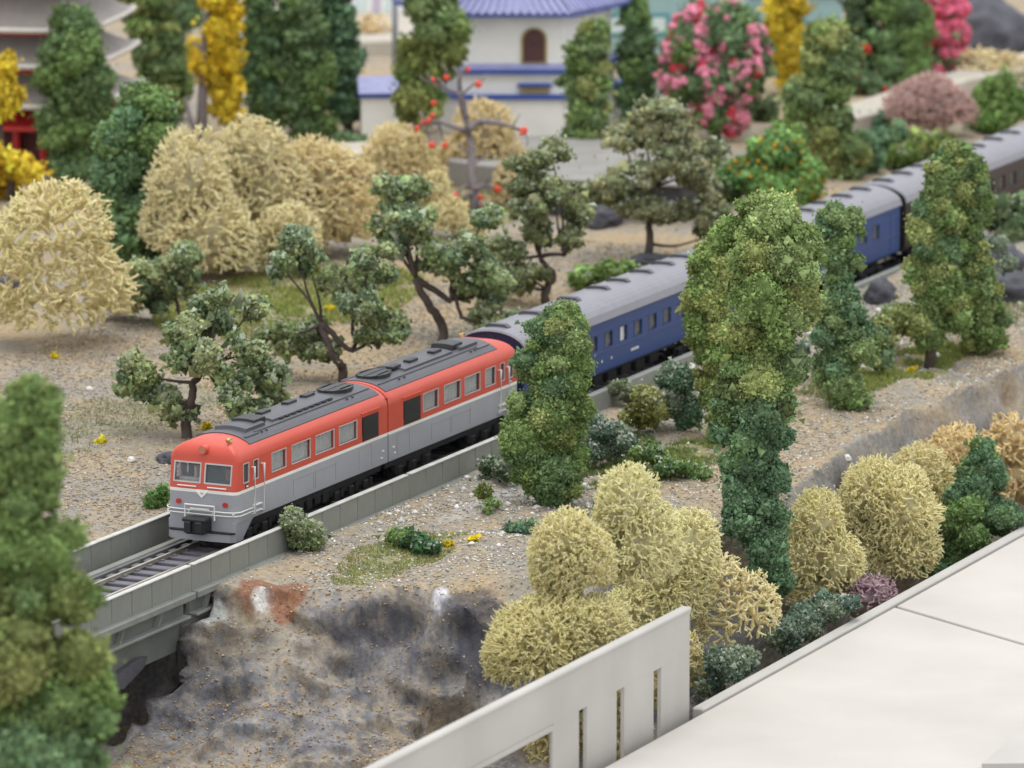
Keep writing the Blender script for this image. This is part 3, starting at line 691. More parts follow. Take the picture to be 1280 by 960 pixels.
    def cover(xa, xb, hw, z, h, nm, mat):
        yy = np.linspace(-hw, hw, 9); Vc = []
        for (x, dz) in ((xa, -.06), (xa+.05, h), (xb-.05, h), (xb, -.06)):
            for y in yy: Vc.append((x, y, zroof(y)+dz+(z-2.62)))
        F_ = [(r*9+i, (r+1)*9+i, (r+1)*9+i+1, r*9+i+1) for r in range(3) for i in range(8)]
        m = len(Vc)
        for k_, i in ((0, 0), (1, 8)):
            Vc += [(xa, yy[i], 2.35), (xb, yy[i], 2.35)]
            F_.append((0+i, 9+i, 18+i, 27+i, m+1+2*k_, m+2*k_))
        return MB().add(Vc, F_).build(nm, mat, t)
    cover(1.45, 2.55, .42, 2.62, .10, 'exhaust_cover', M['roofk']); cover(2.1, 2.8, .30, 2.62, .16, 'exhaust_cap', M['black'])
    cover(2.9, L-2.0, .40, 2.62, .07, 'roof_plateau', M['roofk'])
    for x in (3.2, 4.6, 5.6): MB().box(x, x+.5, .02, .22, 2.66, 2.745, .015).build('roof_hatch', M['black'], t)
    for k in range(9):
        MB().box(3.3+k*.33, 3.3+k*.33+.22, -.44, -.38, 2.60, 2.625).build('roof_louvre', M['black'], t)
    a8 = np.linspace(0, 2*math.pi, 14, endpoint=False); cx = L-1.05
    mb = MB(); mb.prism([(cx+.62*math.cos(a), .40*math.sin(a)) for a in a8], 'z', 2.50, 2.70); fan = mb.build('radiator_fan', M['black'], t)
    mb = MB()
    for a in np.arange(0, math.pi, math.pi/6): mb.box(-.55*abs(math.cos(a))-.02, .55*abs(math.cos(a))+.02, -.012+.30*math.sin(2*a), .012+.30*math.sin(2*a), .0, .015)
    o_ = mb.build('fan_guard', M['roofk'], fan); o_.location = (cx, 0, 2.70)
    for x in (L-1.6, L-1.3, 2.0, 2.25): 
        for s in (-1, 1): MB().tube([(x, s*.60, 2.46), (x, s*.60, 2.56)], .035, 8).build('roof_vent', M['roofk'], t)
    # underframe and bogies
    MB().box(.25, L-.1, -.78, .78, .45, .70).build('underframe', M['under'], t)
    for xc in (1.75, L-1.75):
        bb = MB(); 
        for s in (-1, 1):
            bb.box(xc-1.1, xc+1.1, s*.70-.05, s*.70+.05, .25, .48, .03)
            bb.box(xc-.2, xc+.2, min(0, s*.7), max(0, s*.7), .30, .44)
            for k in (-.8, 0, .8): bb.box(xc+k-.14, xc+k+.14, s*.75-.06, s*.75+.06, .16, .38, .02); bb.tube([(xc+k+.25, s*.78, .2), (xc+k+.25, s*.78, .42)], .06, 7)
        bo = bb.build('bogie', M['under'], t)
        for k in (-.8, 0, .8):
            mb = MB()
            for s in (-1, 1): mb.tube([(xc+k, s*.44, .27), (xc+k, s*.54, .27)], .27, 18)
            mb.tube([(xc+k, -.5, .27), (xc+k, .5, .27)], .05, 8); mb.build('wheelset', M['under'], bo)
    for k in range(5): MB().box(3.1+k*.45, 3.4+k*.45, -.80, -.66, .22+.04*(k % 2), .5, .02).build('equipment_box', M['under'], t)
    return t
loco(0.0, 0, 8.22, [(1.86, 2.62), (2.92, 3.93), (4.22, 5.23), (5.50, 6.50)], (6.78, 7.72), 'orange and grey diesel locomotive with its windshields facing the bridge')
loco(16.08, math.pi, 7.80, [(1.46, 2.08), (2.40, 3.33), (3.58, 4.56), (4.90, 5.80)], (5.94, 6.94), 'orange and grey diesel locomotive coupled back to back, next to the blue coach')

# ------------------------------------------------------------------ coaches
def coach(x0, L, body, endm, label, whites=(), vents=(), sparse=()):
    t = empty('passenger_coach', (x0, 0, 0), label, 'coach')
    ws = [1.2+k for k in range(11) if 1.2+k+.5 < L-1]
    if sparse: ws = [v for v in ws if not any(abs(v-s) < .45 for s in sparse)]+[]
    xs = sorted(set([0, L]+[round(v, 3) for a in ws for v in (a, a+.5)]))
    rows = [.72, 1.35, 1.78, 2.12]
    V = []; F = []
    for s in (-1, 1):
        o = len(V); n = len(xs)
        for z in rows:
            for x in xs: V.append((x, s*HW, z))
        for r in range(3):
            for i in range(n-1):
                if r == 1 and any(abs(xs[i]-round(a, 3)) < 1e-3 for a in ws): continue
                f = (o+r*n+i, o+r*n+i+1, o+(r+1)*n+i+1, o+(r+1)*n+i); F.append(f if s < 0 else f[::-1])
    b = mesh('body', V, F, body, t); so = b.modifiers.new('wall', 'SOLIDIFY'); so.thickness = .06; so.offset = -1
    for a in ws:
        for s in (-1, 1):
            white = any(abs(a-q) < .2 for q in whites)
            fr = MB(); ring(fr, 'y', s*(HW-.015), a+.01, a+.49, 1.36, 1.77, .02, s*.025); fr.build('window_frame', body, t)
            MB().box(a, a+.5, s*(HW-.10)-.01, s*(HW-.10)+.01, 1.34, 1.79).build('window_pane', M['band'] if white else M['amber'], t)
            if not white: MB().box(a, a+.5, s*(HW-.05)-.004, s*(HW-.05)+.004, 1.34, 1.79).build('window_glass', M['glass'], t)
    for s in (-1, 1):
        for z in (1.27, 1.83): MB().box(.02, L-.02, min(s*HW, s*(HW+.02)), max(s*HW, s*(HW+.02)), z-.022, z+.022, .006).build('belt_rail', body, t)
        for x in (.25, L-.75):
            dr = MB(); ring(dr, 'y', s*(HW-.01), x, x+.5, .80, 1.95, .02, s*.02); dr.build('door_frame', body, t)
        for (xa, l_) in ((.62*L*.6, .12), (.52*L, .55), (.42*L, .16)):
            nn = max(1, int(l_/.09))
            mk = MB()
            for k in range(nn): mk.box(xa+k*.09, xa+k*.09+.055, min(s*HW, s*(HW+.008)), max(s*HW, s*(HW+.008)), .98, 1.05)
            mk.build('small_white_lettering', M['band'], t)
    # ends
    yy = np.linspace(-HW, HW, 17); z_at = lambda y: 2.12+.50*math.sqrt(max(0, 1-(abs(y)/(HW+.03))**2))**1.0
    poly = [(-HW+.01, .72), (HW-.01, .72)]+[(y*.99, z_at(y)-.02) for y in yy[::-1]]
    for x in (0.02, L-.08):
        MB().prism(poly, 'x', x, x+.06).build('end_wall', endm, t)
    MB().box(-.16, 0.03, -.30, .30, .75, 2.08, .03).build('gangway', M['under'], t); MB().box(L-.03, L+.16, -.30, .30, .75, 2.08, .03).build('gangway', M['under'], t)
    # roof with fine ribs
    m = 33; yy = np.linspace(-HW-.03, HW+.03, m); Vr = []
    for x in (-.05, -.02, L+.02, L+.05):
        e = -.04 if x in (-.05, L+.05) else 0
        for k, y in enumerate(yy): Vr.append((x, y, 2.12+.50*math.sqrt(max(0, 1-(abs(y)/(HW+.03))**2))**.95+e+(.006 if k % 2 else 0)))
    Fr = [(r*m+i, (r+1)*m+i, (r+1)*m+i+1, r*m+i+1) for r in range(3) for i in range(m-1)]
    rf = mesh('roof', Vr, Fr, M['croof'], t); so = rf.modifiers.new('thick', 'SOLIDIFY'); so.thickness = .04; so.offset = 1
    v0 = None
    for x in vents:
        if v0 is None:
            mb = MB(); mb.prism([(-.30, 2.55), (-.34, 2.66), (-.22, 2.735), (.22, 2.735), (.34, 2.66), (.30, 2.55)], 'x', -.10, .10)
            v0 = mb.build('roof_ventilator', M['roofk'], t); v0.location = (x, .05, 0)
        else: c = v0.copy(); COL.objects.link(c); c.parent = t; c.location = (x, .05, 0)
    MB().box(.3, L-.3, -.70, .70, .55, .73).build('underframe', M['under'], t)
    for xc in (1.9, L-1.9):
        bb = MB()
        for s in (-1, 1):
            bb.box(xc-1.0, xc+1.0, s*.66-.05, s*.66+.05, .25, .45, .03)
            bb.box(xc-.2, xc+.2, min(0, s*.7), max(0, s*.7), .30, .44)
            for k in (-.75, .75): bb.box(xc+k-.13, xc+k+.13, s*.72-.06, s*.72+.06, .15, .4, .02)
        bo = bb.build('bogie', M['under'], t)
        for k in (-.75, .75):
            mb = MB()
            for s in (-1, 1): mb.tube([(xc+k, s*.44, .28), (xc+k, s*.54, .28)], .28, 16)
            mb.tube([(xc+k, -.5, .28), (xc+k, .5, .28)], .05, 6); mb.build('wheelset', M['under'], bo)
    for k in range(6): MB().box(4.0+k*.95, 4.6+k*.95, -.72, -.45, .25+.05*(k % 2), .56, .03).build('equipment_box', M['under'], t)
    return t
VN = [.45, 2.55, 5.0, 6.95, 8.3, 9.9, 11.4, 12.7]
coach(16.42, 13.4, M['blue'], M['blued'], 'blue passenger coach right behind the locomotives with one white window', (6.2,), VN, ())
coach(30.2, 13.4, M['blue'], M['blued'], 'second blue passenger coach, its rear end seen between the column trees', (), [.6+1.5*k for k in range(9)])
coach(44.1, 13.4, M['brown'], M['under'], 'brown passenger coach at the far end of the train', (), [.6+1.6*k for k in range(8)])
coach(57.9, 13.4, M['brown'], M['under'], 'last brown coach, cut off by the right edge of the picture', (), [.6+1.6*k for k in range(8)])
print('train', time.time()-T0)

# ------------------------------------------------------------------ near building: white wall with slits, roof slabs
q_ = .963; X_ = lambda x: q_*x-4.60; Z_ = lambda z: q_*z+1.133
sb = empty('station_building', (0, -14, -2), 'large white plastic station building roof filling the lower right corner', 'building')
# facade wall: a thick plate with three slits and one big opening, along y=-12
wy0, wy1 = -14.27, -14.0
wb = []
edges = [(-24, -18.0), (-18.0, -6.20), (-6.20, -4.80), (-4.80, -4.37), (-4.37, -2.71), (-2.71, -2.28), (-2.28, -.60), (-.60, -.17), (-.17, 1.50)]
V = []; 
o3 = np.array([0, -14, -2])
def wbox(x0, x1, z0, z1, nm='wall_panel', b=0.0): return MB().box(x0, x1, wy0, wy1, z0, z1, b).build(nm, M['plas'], sb, off=o3)
mbw = MB()
mbw.box(X_(-24), X_(1.5), wy1-.09, wy1, Z_(-1.70), Z_(-.66)); 
for (a, c) in ((-6.20, -4.80), (-4.37, -2.71), (-2.28, -.60), (-.17, 1.50)): mbw.box(X_(a), X_(c), wy1-.09, wy1, -6, Z_(-1.702))
mbw.box(X_(-24), X_(-17), wy1-.09, wy1, -6, Z_(-1.702))
mbw.build('wall', M['plas'], sb, off=o3)
MB().box(X_(-24), X_(1.52), wy1-.13, wy1+.12, Z_(-.72), Z_(-.60), .03).build('wall_coping', M['plas'], sb, off=o3)
mbx = MB(); mbx.box(X_(-17), X_(-6.2), wy1-.13, wy1-.085, Z_(-1.82), Z_(-1.705)); mbx.box(X_(-6.32), X_(-6.2), wy1-.13, wy1-.085, -6, Z_(-1.82)); mbx.build('opening_frame', M['plas'], sb, off=o3)
# roof slabs: three plates divided by narrow grooves
ang = math.atan2(-16.53+12.15, 11.32-13.88)
gd = np.array([math.cos(ang), math.sin(ang)])
def slab(p, nm):
    n = len(p); mb = MB(); mb.prism(p, 'z', Z_(-3.6), Z_(-3.12)); o = mb.build(nm, M['plast'], sb, off=o3)
    bv = o.modifiers.new('edge', 'BEVEL'); bv.width = .05; bv.segments = 2; return o
g0 = np.array([X_(13.9), -14.43]); g1 = g0+gd*26; e = np.array([.07, 0])
slab([(X_(-24), -14.40), tuple(g0-e), tuple(g1-e), (X_(-24), g1[1])], 'roof_slab')
slab([tuple(g0+e), (60, -14.40), (60, g1[1]), tuple(g1+e)], 'roof_slab')
MB().box(X_(1.62), 60, -14.39, -14.10, Z_(-3.75), Z_(-3.05), .04).build('roof_rim', M['plas'], sb, off=o3)
MB().box(X_(1.62), 60, -14.33, -14.14, -8, Z_(-3.752)).build('side_wall', M['plas'], sb, off=o3)
MB().prism([(X_(-.9), -22.0), (X_(9), -21.1), (X_(16), -27), (X_(4), -31)], 'z', Z_(-3.1), Z_(-2.95)).build('roof_platform', M['plas'], sb, off=o3)
print('near building', time.time()-T0)
#SECTION3
# ------------------------------------------------------------------ background buildings
def roofq(mb, c, hw0, hw1, z0, z1, up=.25, k=8):
    """square pagoda roof with upswept eaves: ring at the eave (hw0,z0) to ring at the top (hw1,z1)"""
    rings = []
    for f in np.linspace(0, 1, 6):
        hw = hw0+(hw1-hw0)*f; z = z0+(z1-z0)*(f**1.5); rg = []
        for s in range(4):
            for i in range(k):
                q = -1+2*i/k; p = {0: (q, -1), 1: (1, q), 2: (-q, 1), 3: (-1, -q)}[s]
                lift = up*(abs(q)**3)*(1-f); rg.append((c[0]+p[0]*hw, c[1]+p[1]*hw, z+lift))
        rings.append(rg)
    n = 4*k; V = [v for r in rings for v in r]; F = [(r*n+i, r*n+(i+1) % n, (r+1)*n+(i+1) % n, (r+1)*n+i) for r in range(5) for i in range(n)]
    V += [(x, y, z-.16) for x, y, z in rings[0]]; b0 = 6*n
    F += [(b0+i, b0+(i+1) % n, (i+1) % n, i) for i in range(n)]
    V += [(c[0]+(x-c[0])*.6, c[1]+(y-c[1])*.6, z-.1) for x, y, z in rings[0]]
    F += [(b0+n+i, b0+n+(i+1) % n, b0+(i+1) % n, b0+i) for i in range(n)]
    return mb.add(V, F)
pb = ground_at(22, 215); pb = pb+Fv*np.array([1,1,0])*3.0; pz = pb[2]
pag = empty('pagoda', tuple(pb), 'red pagoda with stacked grey roofs at the upper left edge', 'pagoda'); pag.rotation_euler = (0, 0, R(12))
sc_ = scale(pb); vz = lambda v: (atd(20, v, pb)[2]-pb[2])
tiers = [(vz(112), vz(76), 3.15), (vz(62), vz(28), 3.05), (vz(17), vz(-26), 2.95), (vz(-41), vz(-76), 2.8)]
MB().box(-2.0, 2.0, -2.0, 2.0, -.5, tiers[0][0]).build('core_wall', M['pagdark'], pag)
mb = MB(); mb.box(-2.7, 2.7, -2.7, 2.7, -.6, .25); mb.build('plinth', M['pagred'], pag)
for x in np.linspace(-2.3, 2.3, 6):
    for y in (-2.3, 2.3):
        MB().tube([(x, y, .2), (x, y, tiers[0][0]+.1)], .14, 8).build('column', M['pagred'], pag)
        if abs(x) < 2.2: MB().tube([(y, x, .2), (y, x, tiers[0][0]+.1)], .14, 8).build('column', M['pagred'], pag)
roofq(MB(), (0, 0), 2.9, 2.0, tiers[0][0]-.75, tiers[0][0]-.25, .05).build('red_skirt_roof', M['pagred'], pag)
for i, (za, zb, hw) in enumerate(tiers):
    roofq(MB(), (0, 0), hw, 1.7, za, zb, .10).build('roof', M['pagroof'], pag)
    mb = MB()
    for s in range(4):
        n_ = 10
        for k in range(n_):
            q0, q1 = -1+2*k/n_, -1+2*(k+1)/n_
            for (q, ) in ((q0,),):
                p0 = {0: (q0, -1), 1: (1, q0), 2: (-q0, 1), 3: (-1, -q0)}[s]; p1 = {0: (q1, -1), 1: (1, q1), 2: (-q1, 1), 3: (-1, -q1)}[s]
                mb.tube([(p0[0]*hw*1.01, p0[1]*hw*1.01, za-.06+.10*abs(q0)**3), (p1[0]*hw*1.01, p1[1]*hw*1.01, za-.06+.10*abs(q1)**3)], .10, 5)
    mb.build('eave_edge', M['pagedge'], pag)
    if i < 3:
        zt_ = tiers[i+1][0]
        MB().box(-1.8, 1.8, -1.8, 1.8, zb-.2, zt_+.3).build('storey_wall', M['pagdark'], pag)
        for s in (-1, 1):
            MB().box(-2.2, 2.2, s*2.2-.05, s*2.2+.05, zb-.05, zb+.22).build('railing', M['pagred'], pag); MB().box(s*2.2-.05, s*2.2+.05, -2.14, 2.14, zb-.05, zb+.22).build('railing', M['pagred'], pag)

# hexagonal whitewashed tower
hb = ground_at(640, 172); hb = hb+np.array([Fv[0], Fv[1], 0])*3.6
ht = empty('white_tower', tuple(hb), 'white hexagonal tower with violet-blue tiled roof and arched windows', 'tower')
hs = scale(hb); vh = lambda v: atd(692, v-17, hb)[2]-hb[2]
Rr_ = 3.5; a0 = YAW+math.pi+R(-1)-R(28)*0   # one corner a little right of centre faces the camera
def hexp(r, k): a = a0+R(31)+k*math.pi/3; return (r*math.cos(a), r*math.sin(a))
def hexprism(r0, z0, z1, mat, nm, r1=None):
    r1 = r1 or r0; V = [(*hexp(r0, k), z0) for k in range(6)]+[(*hexp(r1, k), z1) for k in range(6)]
    return MB().add(V, [(5,4,3,2,1,0), tuple(range(6, 12))]+[(k, (k+1) % 6, 6+(k+1) % 6, 6+k) for k in range(6)]).build(nm, mat, ht)
hexprism(Rr_*1.05, -1, vh(122), M['whitew'], 'lower_wall'); hexprism(Rr_*1.09, vh(124), vh(118), M['cobalt'], 'lower_ledge')
hexprism(Rr_*1.01, vh(118), vh(93), M['whitew'], 'middle_wall'); hexprism(Rr_*1.07, vh(92), vh(86), M['cobalt'], 'upper_ledge')
hexprism(Rr_*1.07, vh(86), vh(80), M['tile'], 'ledge_tiles', Rr_*1.0)
hexprism(Rr_*.98, vh(84), vh(10), M['whitew'], 'upper_wall'); hexprism(Rr_*1.17, vh(19), vh(15), M['cobalt'], 'eave')
hexprism(Rr_*1.18, vh(15), vh(-32), M['tile'], 'roof', Rr_*.55)
rib0 = MB()
for k in range(6):
    p0 = np.array(hexp(Rr_*1.19, k)); p1 = np.array(hexp(Rr_*1.19, k+1)); q0 = np.array(hexp(Rr_*.57, k)); q1 = np.array(hexp(Rr_*.57, k+1))
    for f in np.linspace(.0, 1, 15)[:-1]:
        a = p0+(p1-p0)*f; b = q0+(q1-q0)*f; MB().tube([(*a, vh(15)+.05), (*b, vh(-32)+.05)], .07, 5).build('tile_rib', M['tile'], ht)
for k in range(6):
    p0 = np.array(hexp(Rr_*.985, k)); p1 = np.array(hexp(Rr_*.985, k+1)); c = (p0+p1)/2; nrm = c/np.linalg.norm(c); t_ = (p1-p0)/np.linalg.norm(p1-p0); c = c+t_*(.75 if k == 5 else (-.3 if k == 0 else 0))
    zb, zt = vh(77), vh(36)
    arcp = [(-.36, zb), (.36, zb)]+[(.36*math.cos(a), zt-.36+.36*math.sin(a)) for a in np.linspace(0, math.pi, 9)]
    def put(poly, d0, d1, mat, nm):
        n = len(poly); V = [(*(c+t_*p+nrm*d), z) for d in (d0, d1) for p, z in poly]
        MB().add(V, [tuple(range(n)), tuple(range(n, 2*n))[::-1]]+[(i, n+i, n+(i+1) % n, (i+1) % n) for i in range(n)]).build(nm, mat, ht)
    put([(x*1.22, z+(.04 if z > zb+.1 else -.06)) for x, z in arcp], -.02, .06, M['ochre'], 'window_surround')
    put(arcp, -.02, .085, M['shutter'], 'arched_shutter')
    c = c*1.03
    put([(-.5, vh(116)), (.5, vh(116)), (.5, vh(109)), (-.5, vh(109))], -.05, .06, M['ochre'], 'vent_panel'); put([(-.62, vh(108)), (.62, vh(108)), (.56, vh(104)), (-.56, vh(104))], -.05, .16, M['cobalt'], 'small_canopy')
# low left wing of the compound with its blue coping
lb = ground_at(450, 190)+np.array([Fv[0], Fv[1], 0])*2.5; lw = empty('compound_wall', tuple(lb), 'low white wall with violet-blue roof left of the white tower', 'wall'); lw.rotation_euler = (0, 0, YAW-math.pi/2+R(4))
vl = lambda v: atd(450, v, lb)[2]-lb[2]
MB().box(0, 2.2, 0, 1.6, -1, vl(120)).build('wall', M['whitew'], lw); MB().box(-.1, 2.3, -.12, 1.7, vl(121), vl(115), .03).build('cobalt_edge', M['cobalt'], lw)
mb = MB(); mb.prism([(-.15, vl(115)), (1.75, vl(115)), (.8, vl(97))], 'x', -.1, 2.3); mb.build('tiled_roof', M['tile'], lw)
rb_ = ground_at(742, 160)+np.array([Fv[0], Fv[1], 0])*3.2; rw = empty('compound_wall', tuple(rb_), 'low white wall with cobalt coping right of the white tower', 'wall'); rw.rotation_euler = (0, 0, YAW-math.pi/2+R(24))
vr = lambda v: atd(760, v, rb_)[2]-rb_[2]
MB().box(0, 3.2, 0, .8, -1, vr(108)).build('wall', M['whitew'], rw); MB().box(-.05, 3.3, -.1, .9, vr(108), vr(104), .03).build('cobalt_edge', M['cobalt'], rw); MB().box(.6, 1.3, -.04, .05, vr(104)-.35, vr(104)-.15).build('vent_panel', M['ochre'], rw)

def house(u, v, w_, d_, vtop, wall, trim, label, rot, nwin=3, roofm=None, push=0):
    b = ground_at(u, v)+np.array([Fv[0], Fv[1], 0])*push; t = empty('house', tuple(b), label, 'house'); t.rotation_euler = (0, 0, YAW-math.pi/2+rot); H = atd(u, vtop, b)[2]-b[2]
    MB().box(-w_/2, w_/2, 0, d_, -1, H).build('wall', wall, t)
    MB().box(-w_/2-.15, w_/2+.15, -.15, d_+.15, H, H+.15, .03).build('cornice', trim, t)
    for k in range(nwin):
        x = -w_/2+(k+.5)*w_/nwin
        for z in np.arange(H-1.3, .4, -1.7):
            f = MB(); f.box(x-.42, x+.42, -.06, .02, z-.42, z+.42, .02); f = f.build('window', trim, t); MB().box(x-.28, x+.28, -.08, -.05, z-.28, z+.28).build('pane', M['glassd'], f)
            MB().box(x-.02, x+.02, -.095, -.075, z-.28, z+.28).build('glazing_bar', M['band'], f)
    return t
M['glassd'] = plain('far_window_glass', lin(206, 222, 222), .2, .15)
house(830, 105, 4.6, 3, -14, M['teal'], M['tealt'], 'pale teal house behind the pink flowering shrub', R(6), 3, push=9)
house(1005, 85, 3.6, 3, -6, M['teal'], M['tealt'], 'small pale teal house behind the yellow tree at the right', R(2), 3, push=7)
house(440, 95, 3.6, 2, -40, plain('lilac_house_wall', lin(196, 188, 204), .6), M['whitew'], 'lilac and white house far behind the dark trees', R(-5), 3, push=14)

def pole(u, vb, vt, label):
    b = ground_at(u, vb); H = atd(u, vt, b)[2]-b[2]; t = empty('lamp_pole', tuple(b), label, 'pole')
    MB().tube([(0,0,-.2), (0,0,H)], [.13, .10], 10).build('post', M['pole'], t, True); MB().tube([(0,0,0), (0,0,.3)], .22, 10).build('foot', M['pole'], t); 
pole(494, 118, -30, 'tall grey pole rising out of frame beside the column tree')

# paved terraces and roads in the background
def terrace(px, z, th, mat, nm, label, kind=None):
    P = [onz(u, v, z)[:2] for u, v in px]; mb = MB(); mb.prism([tuple(p) for p in P], 'z', z-th, z)
    c = np.mean(P, axis=0); o = mb.build(nm, mat, None, off=(c[0], c[1], z)); o.location = (c[0], c[1], z)
    bv = o.modifiers.new('edge', 'BEVEL'); bv.width = .06; bv.segments = 2
    if kind: tag(o, label, None, None, kind)
    else: tag(o, label, 'slab')
    return o
terrace([(560, 200), (580, 170), (860, 168), (880, 182), (890, 200), (870, 216), (700, 214), (600, 206)], 1.7, 1.9, M['slab'], 'pavement', 'grey raised pavement edge below the white tower', 'structure')
t_ = terrace([(655, 213), (700, 205), (866, 212), (880, 224), (852, 231), (690, 224)], 1.82, 1.9, M['darkrock'], 'retaining_wall', 'dark retaining wall with pale top behind the spreading trees'); t_['category'] = 'wall'  # dark wall colour stands in for the shade under the raised slab
terrace([(655, 211), (700, 203), (868, 210), (884, 223), (852, 231), (690, 223)], 1.93, .10, M['slab'], 'stone_kerb', 'pale flat kerb slab capping the dark retaining wall')
terrace([(1030, 140), (1150, 100), (1290, 62), (1290, 84), (1210, 100), (1100, 140), (1060, 150)], 1.2, 1.0, M['road'], 'road', None, 'structure')
terrace([(385, 203), (455, 192), (470, 176), (380, 180)], 1.9, .8, M['road'], 'road', None, 'structure')
terrace([(300, 60), (900, 30), (900, -60), (200, -60)], 1.6, 1.2, M['road'], 'road', None, 'structure')

def rock(u, v, r, h, label, mat='darkrock', name='rock', cat='rock', sub=IV3):
    b = ground_at(u, v); sc = scale(b); rr_ = np.array([r/sc, r/sc*.9, h/sc])
    q = sub*rr_*(1+.22*fbm(sub*1.9+b, 4, 13)+.08*fbm(sub*6+b, 2, 14))[:, None]; q[:, 2] += h/sc*.35
    o = mesh(name, q, IF3, M[mat]); o.location = b; tag(o, label, cat); return o
rock(1232, 345, 52, 32, 'dark grey rock mound at the right edge beyond the kerb')
rock(1262, 372, 36, 26, 'smaller dark boulder below the rock mound at the right edge')
rock(690, 262, 44, 30, 'dark rock face in the gap behind the spreading trees')
rock(752, 282, 26, 20, 'small dark boulder at the foot of the retaining wall')
rock(1225, 62, 75, 48, 'big dark grey crag in the upper right corner')
rock(215, 578, 20, 9, 'flat dark stone on the gravel behind the front locomotive')
rock(12, 380, 30, 30, 'dark stone behind the cream bush at the left edge')
rock(150, 832, 26, 9, 'dark painted block under the bridge girder')
rock(1100, 378, 20, 22, 'dark rock beside the kerb between two column trees')
for (u, v, r, lb_) in ((1058, 578, 7, 'white pebble stuck in the cliff above the bushes'), (655, 755, 4, 'tiny white pebble high on the dark rock face'), (552, 828, 5, 'white pebble low on the rock face'), (1170, 447, 7, 'white pebble at the foot of the tall column trees'), (862, 462, 8, 'white pebble beside the kerb left of the hero tree'), (112, 488, 5, 'small white stone on the open gravel at left'), (164, 578, 6, 'white stone on the gravel near the front locomotive'), (775, 575, 7, 'pale stone in the grass left of the tallest tree'), (400, 682, 9, 'white plaster lump at the bridge end beside the pale bush'), (1040, 612, 5, 'white chip at the top of the middle bushes')):
    b = ground_at(u, v); sc = scale(b); q = IV2*(r/sc)*np.array([1, .8, .7])*(1+.25*fbm(IV2*2+b, 2, 3))[:, None]; o = mesh('pebble', q, IF2, M['white_stone'], smooth=False); o.location = b+np.array([0,0,r/sc*.3]); tag(o, lb_, 'pebble')
# white chips of plaster strewn on the near bank (uncountable)
o = scatter(260, 3, 12, -6.5, -1.9, .05, .15, [(226,224,220),(212,210,204),(196,198,198)], 'plaster_chips'); tag(o, 'white plaster chips strewn beside the near girder wall', 'rubble')
o = scatter(120, 18, 45, -7.5, -1.9, .05, .17, [(226,224,220),(212,210,204)], 'plaster_chips'); tag(o, 'white chips among the shrubs right of the track', 'rubble')
print('background', time.time()-T0)

# ------------------------------------------------------------------ trees on the near side of the track
G = ground_at
def foot(u, v): return G(u, v)
# nearest tree, cut by the left edge
b = np.array([-30.0, -13.6, tz(-30, -13.6)])
column_tree([(478,20,62),(500,2,76),(540,-15,80),(600,-22,78),(655,-25,72),(690,-30,142),(720,-38,146),(742,-45,122),(765,-50,104),(820,-55,136),(858,-60,132),(885,-65,158),(930,-70,164),(970,-75,160),(1040,-70,150),(1150,-40,120)], b,
    [MG, OL, DG, MG, lin(130,148,92)], 'nearest tall green tree, cut off by the left edge', size=.042, dens=560, band=lambda v, c: c*.6+.4*np.array(BG if v > 880 else (OL if 730 < v < 860 else MG)))
column_tree([(383,690,722),(400,668,728),(425,650,738),(470,645,742),(510,634,742),(545,622,738),(580,628,738),(610,650,735),(628,664,715)], foot(692, 632), [MG, MG, OL, BG, LG], 'broad green tree standing beside the track in front of the locomotive and coach', size=.034, dens=900, band=lambda v, c: c if v < 540 else c*.7+.3*np.array(MG), nfac=1.15)
column_tree([(306,872,902),(340,856,912),(380,852,920),(420,854,922),(470,868,918),(520,880,914),(552,884,908)], foot(897, 556), [MG, OL, MG], 'slim green tree tucked behind the tallest tree', size=.038, dens=700)
hb_ = np.array([.5, -11.0, tz(.5, -11.0)]); hb_ = G(962, 742)
hb_ = ony(962, 742, -12.0)
column_tree([(251,935,985),(268,905,1000),(290,888,1016),(325,880,1030),(352,880,1036),(375,890,1028),(400,896,1012),(450,900,1004),(500,894,1002),(540,890,998),(575,896,996),(610,905,985),(650,900,985),(680,905,992),(710,930,998),(738,955,990)], hb_,
    [OL, MG, MG, LG], 'tallest tree, olive above and blue-green below, rising among the cream bushes', size=.034, dens=900, band=lambda v, c: c*(1-min(max((v-470+rng.uniform(-60, 60))/110, 0), .85))+np.array(BG)*min(max((v-470+rng.uniform(-60, 60))/110, 0), .85), nfac=1.1)
column_tree([(262,1020,1072),(285,1014,1082),(320,1022,1080),(350,1032,1068),(385,1018,1082),(420,1010,1100),(450,1006,1102),(475,1012,1095),(500,1030,1092),(508,1042,1075)], foot(1056, 512), [MG, BG, DG, LG], 'bushy green tree on the bank just right of the tallest tree', size=.042, dens=640, gap=.1)
column_tree([(180,1182,1212),(205,1160,1214),(235,1140,1215),(270,1134,1204),(300,1130,1206),(345,1136,1206),(370,1116,1208),(410,1118,1212),(438,1140,1200)], foot(1160, 462), [OL, MG, MG, BG], 'tall green tree with bare foot in front of the brown coach', size=.042, dens=620, gap=.05)
column_tree([(196,1190,1226),(240,1196,1242),(290,1196,1236),(330,1200,1236),(360,1200,1252),(400,1196,1264),(436,1200,1262)], foot(1230, 444), [MG, OL, DG], 'second tall green tree close behind the one before the brown coach', size=.042, dens=620)
b = ony(1195, 724, -12.6)
column_tree([(550,1215,1236),(580,1204,1256),(610,1188,1262),(640,1166,1268),(670,1154,1262),(700,1152,1230),(720,1160,1200)], b, [DG, BG, MG], 'small dark conical tree beside the white roof at right', size=.038, dens=760)
column_tree([(400,1085,1112),(430,1078,1118),(460,1080,1112)], foot(1098, 470), [BG, OL], 'little green shrub between the bank trees', size=.055, dens=400, trunk=False, cat='shrub', name='shrub')

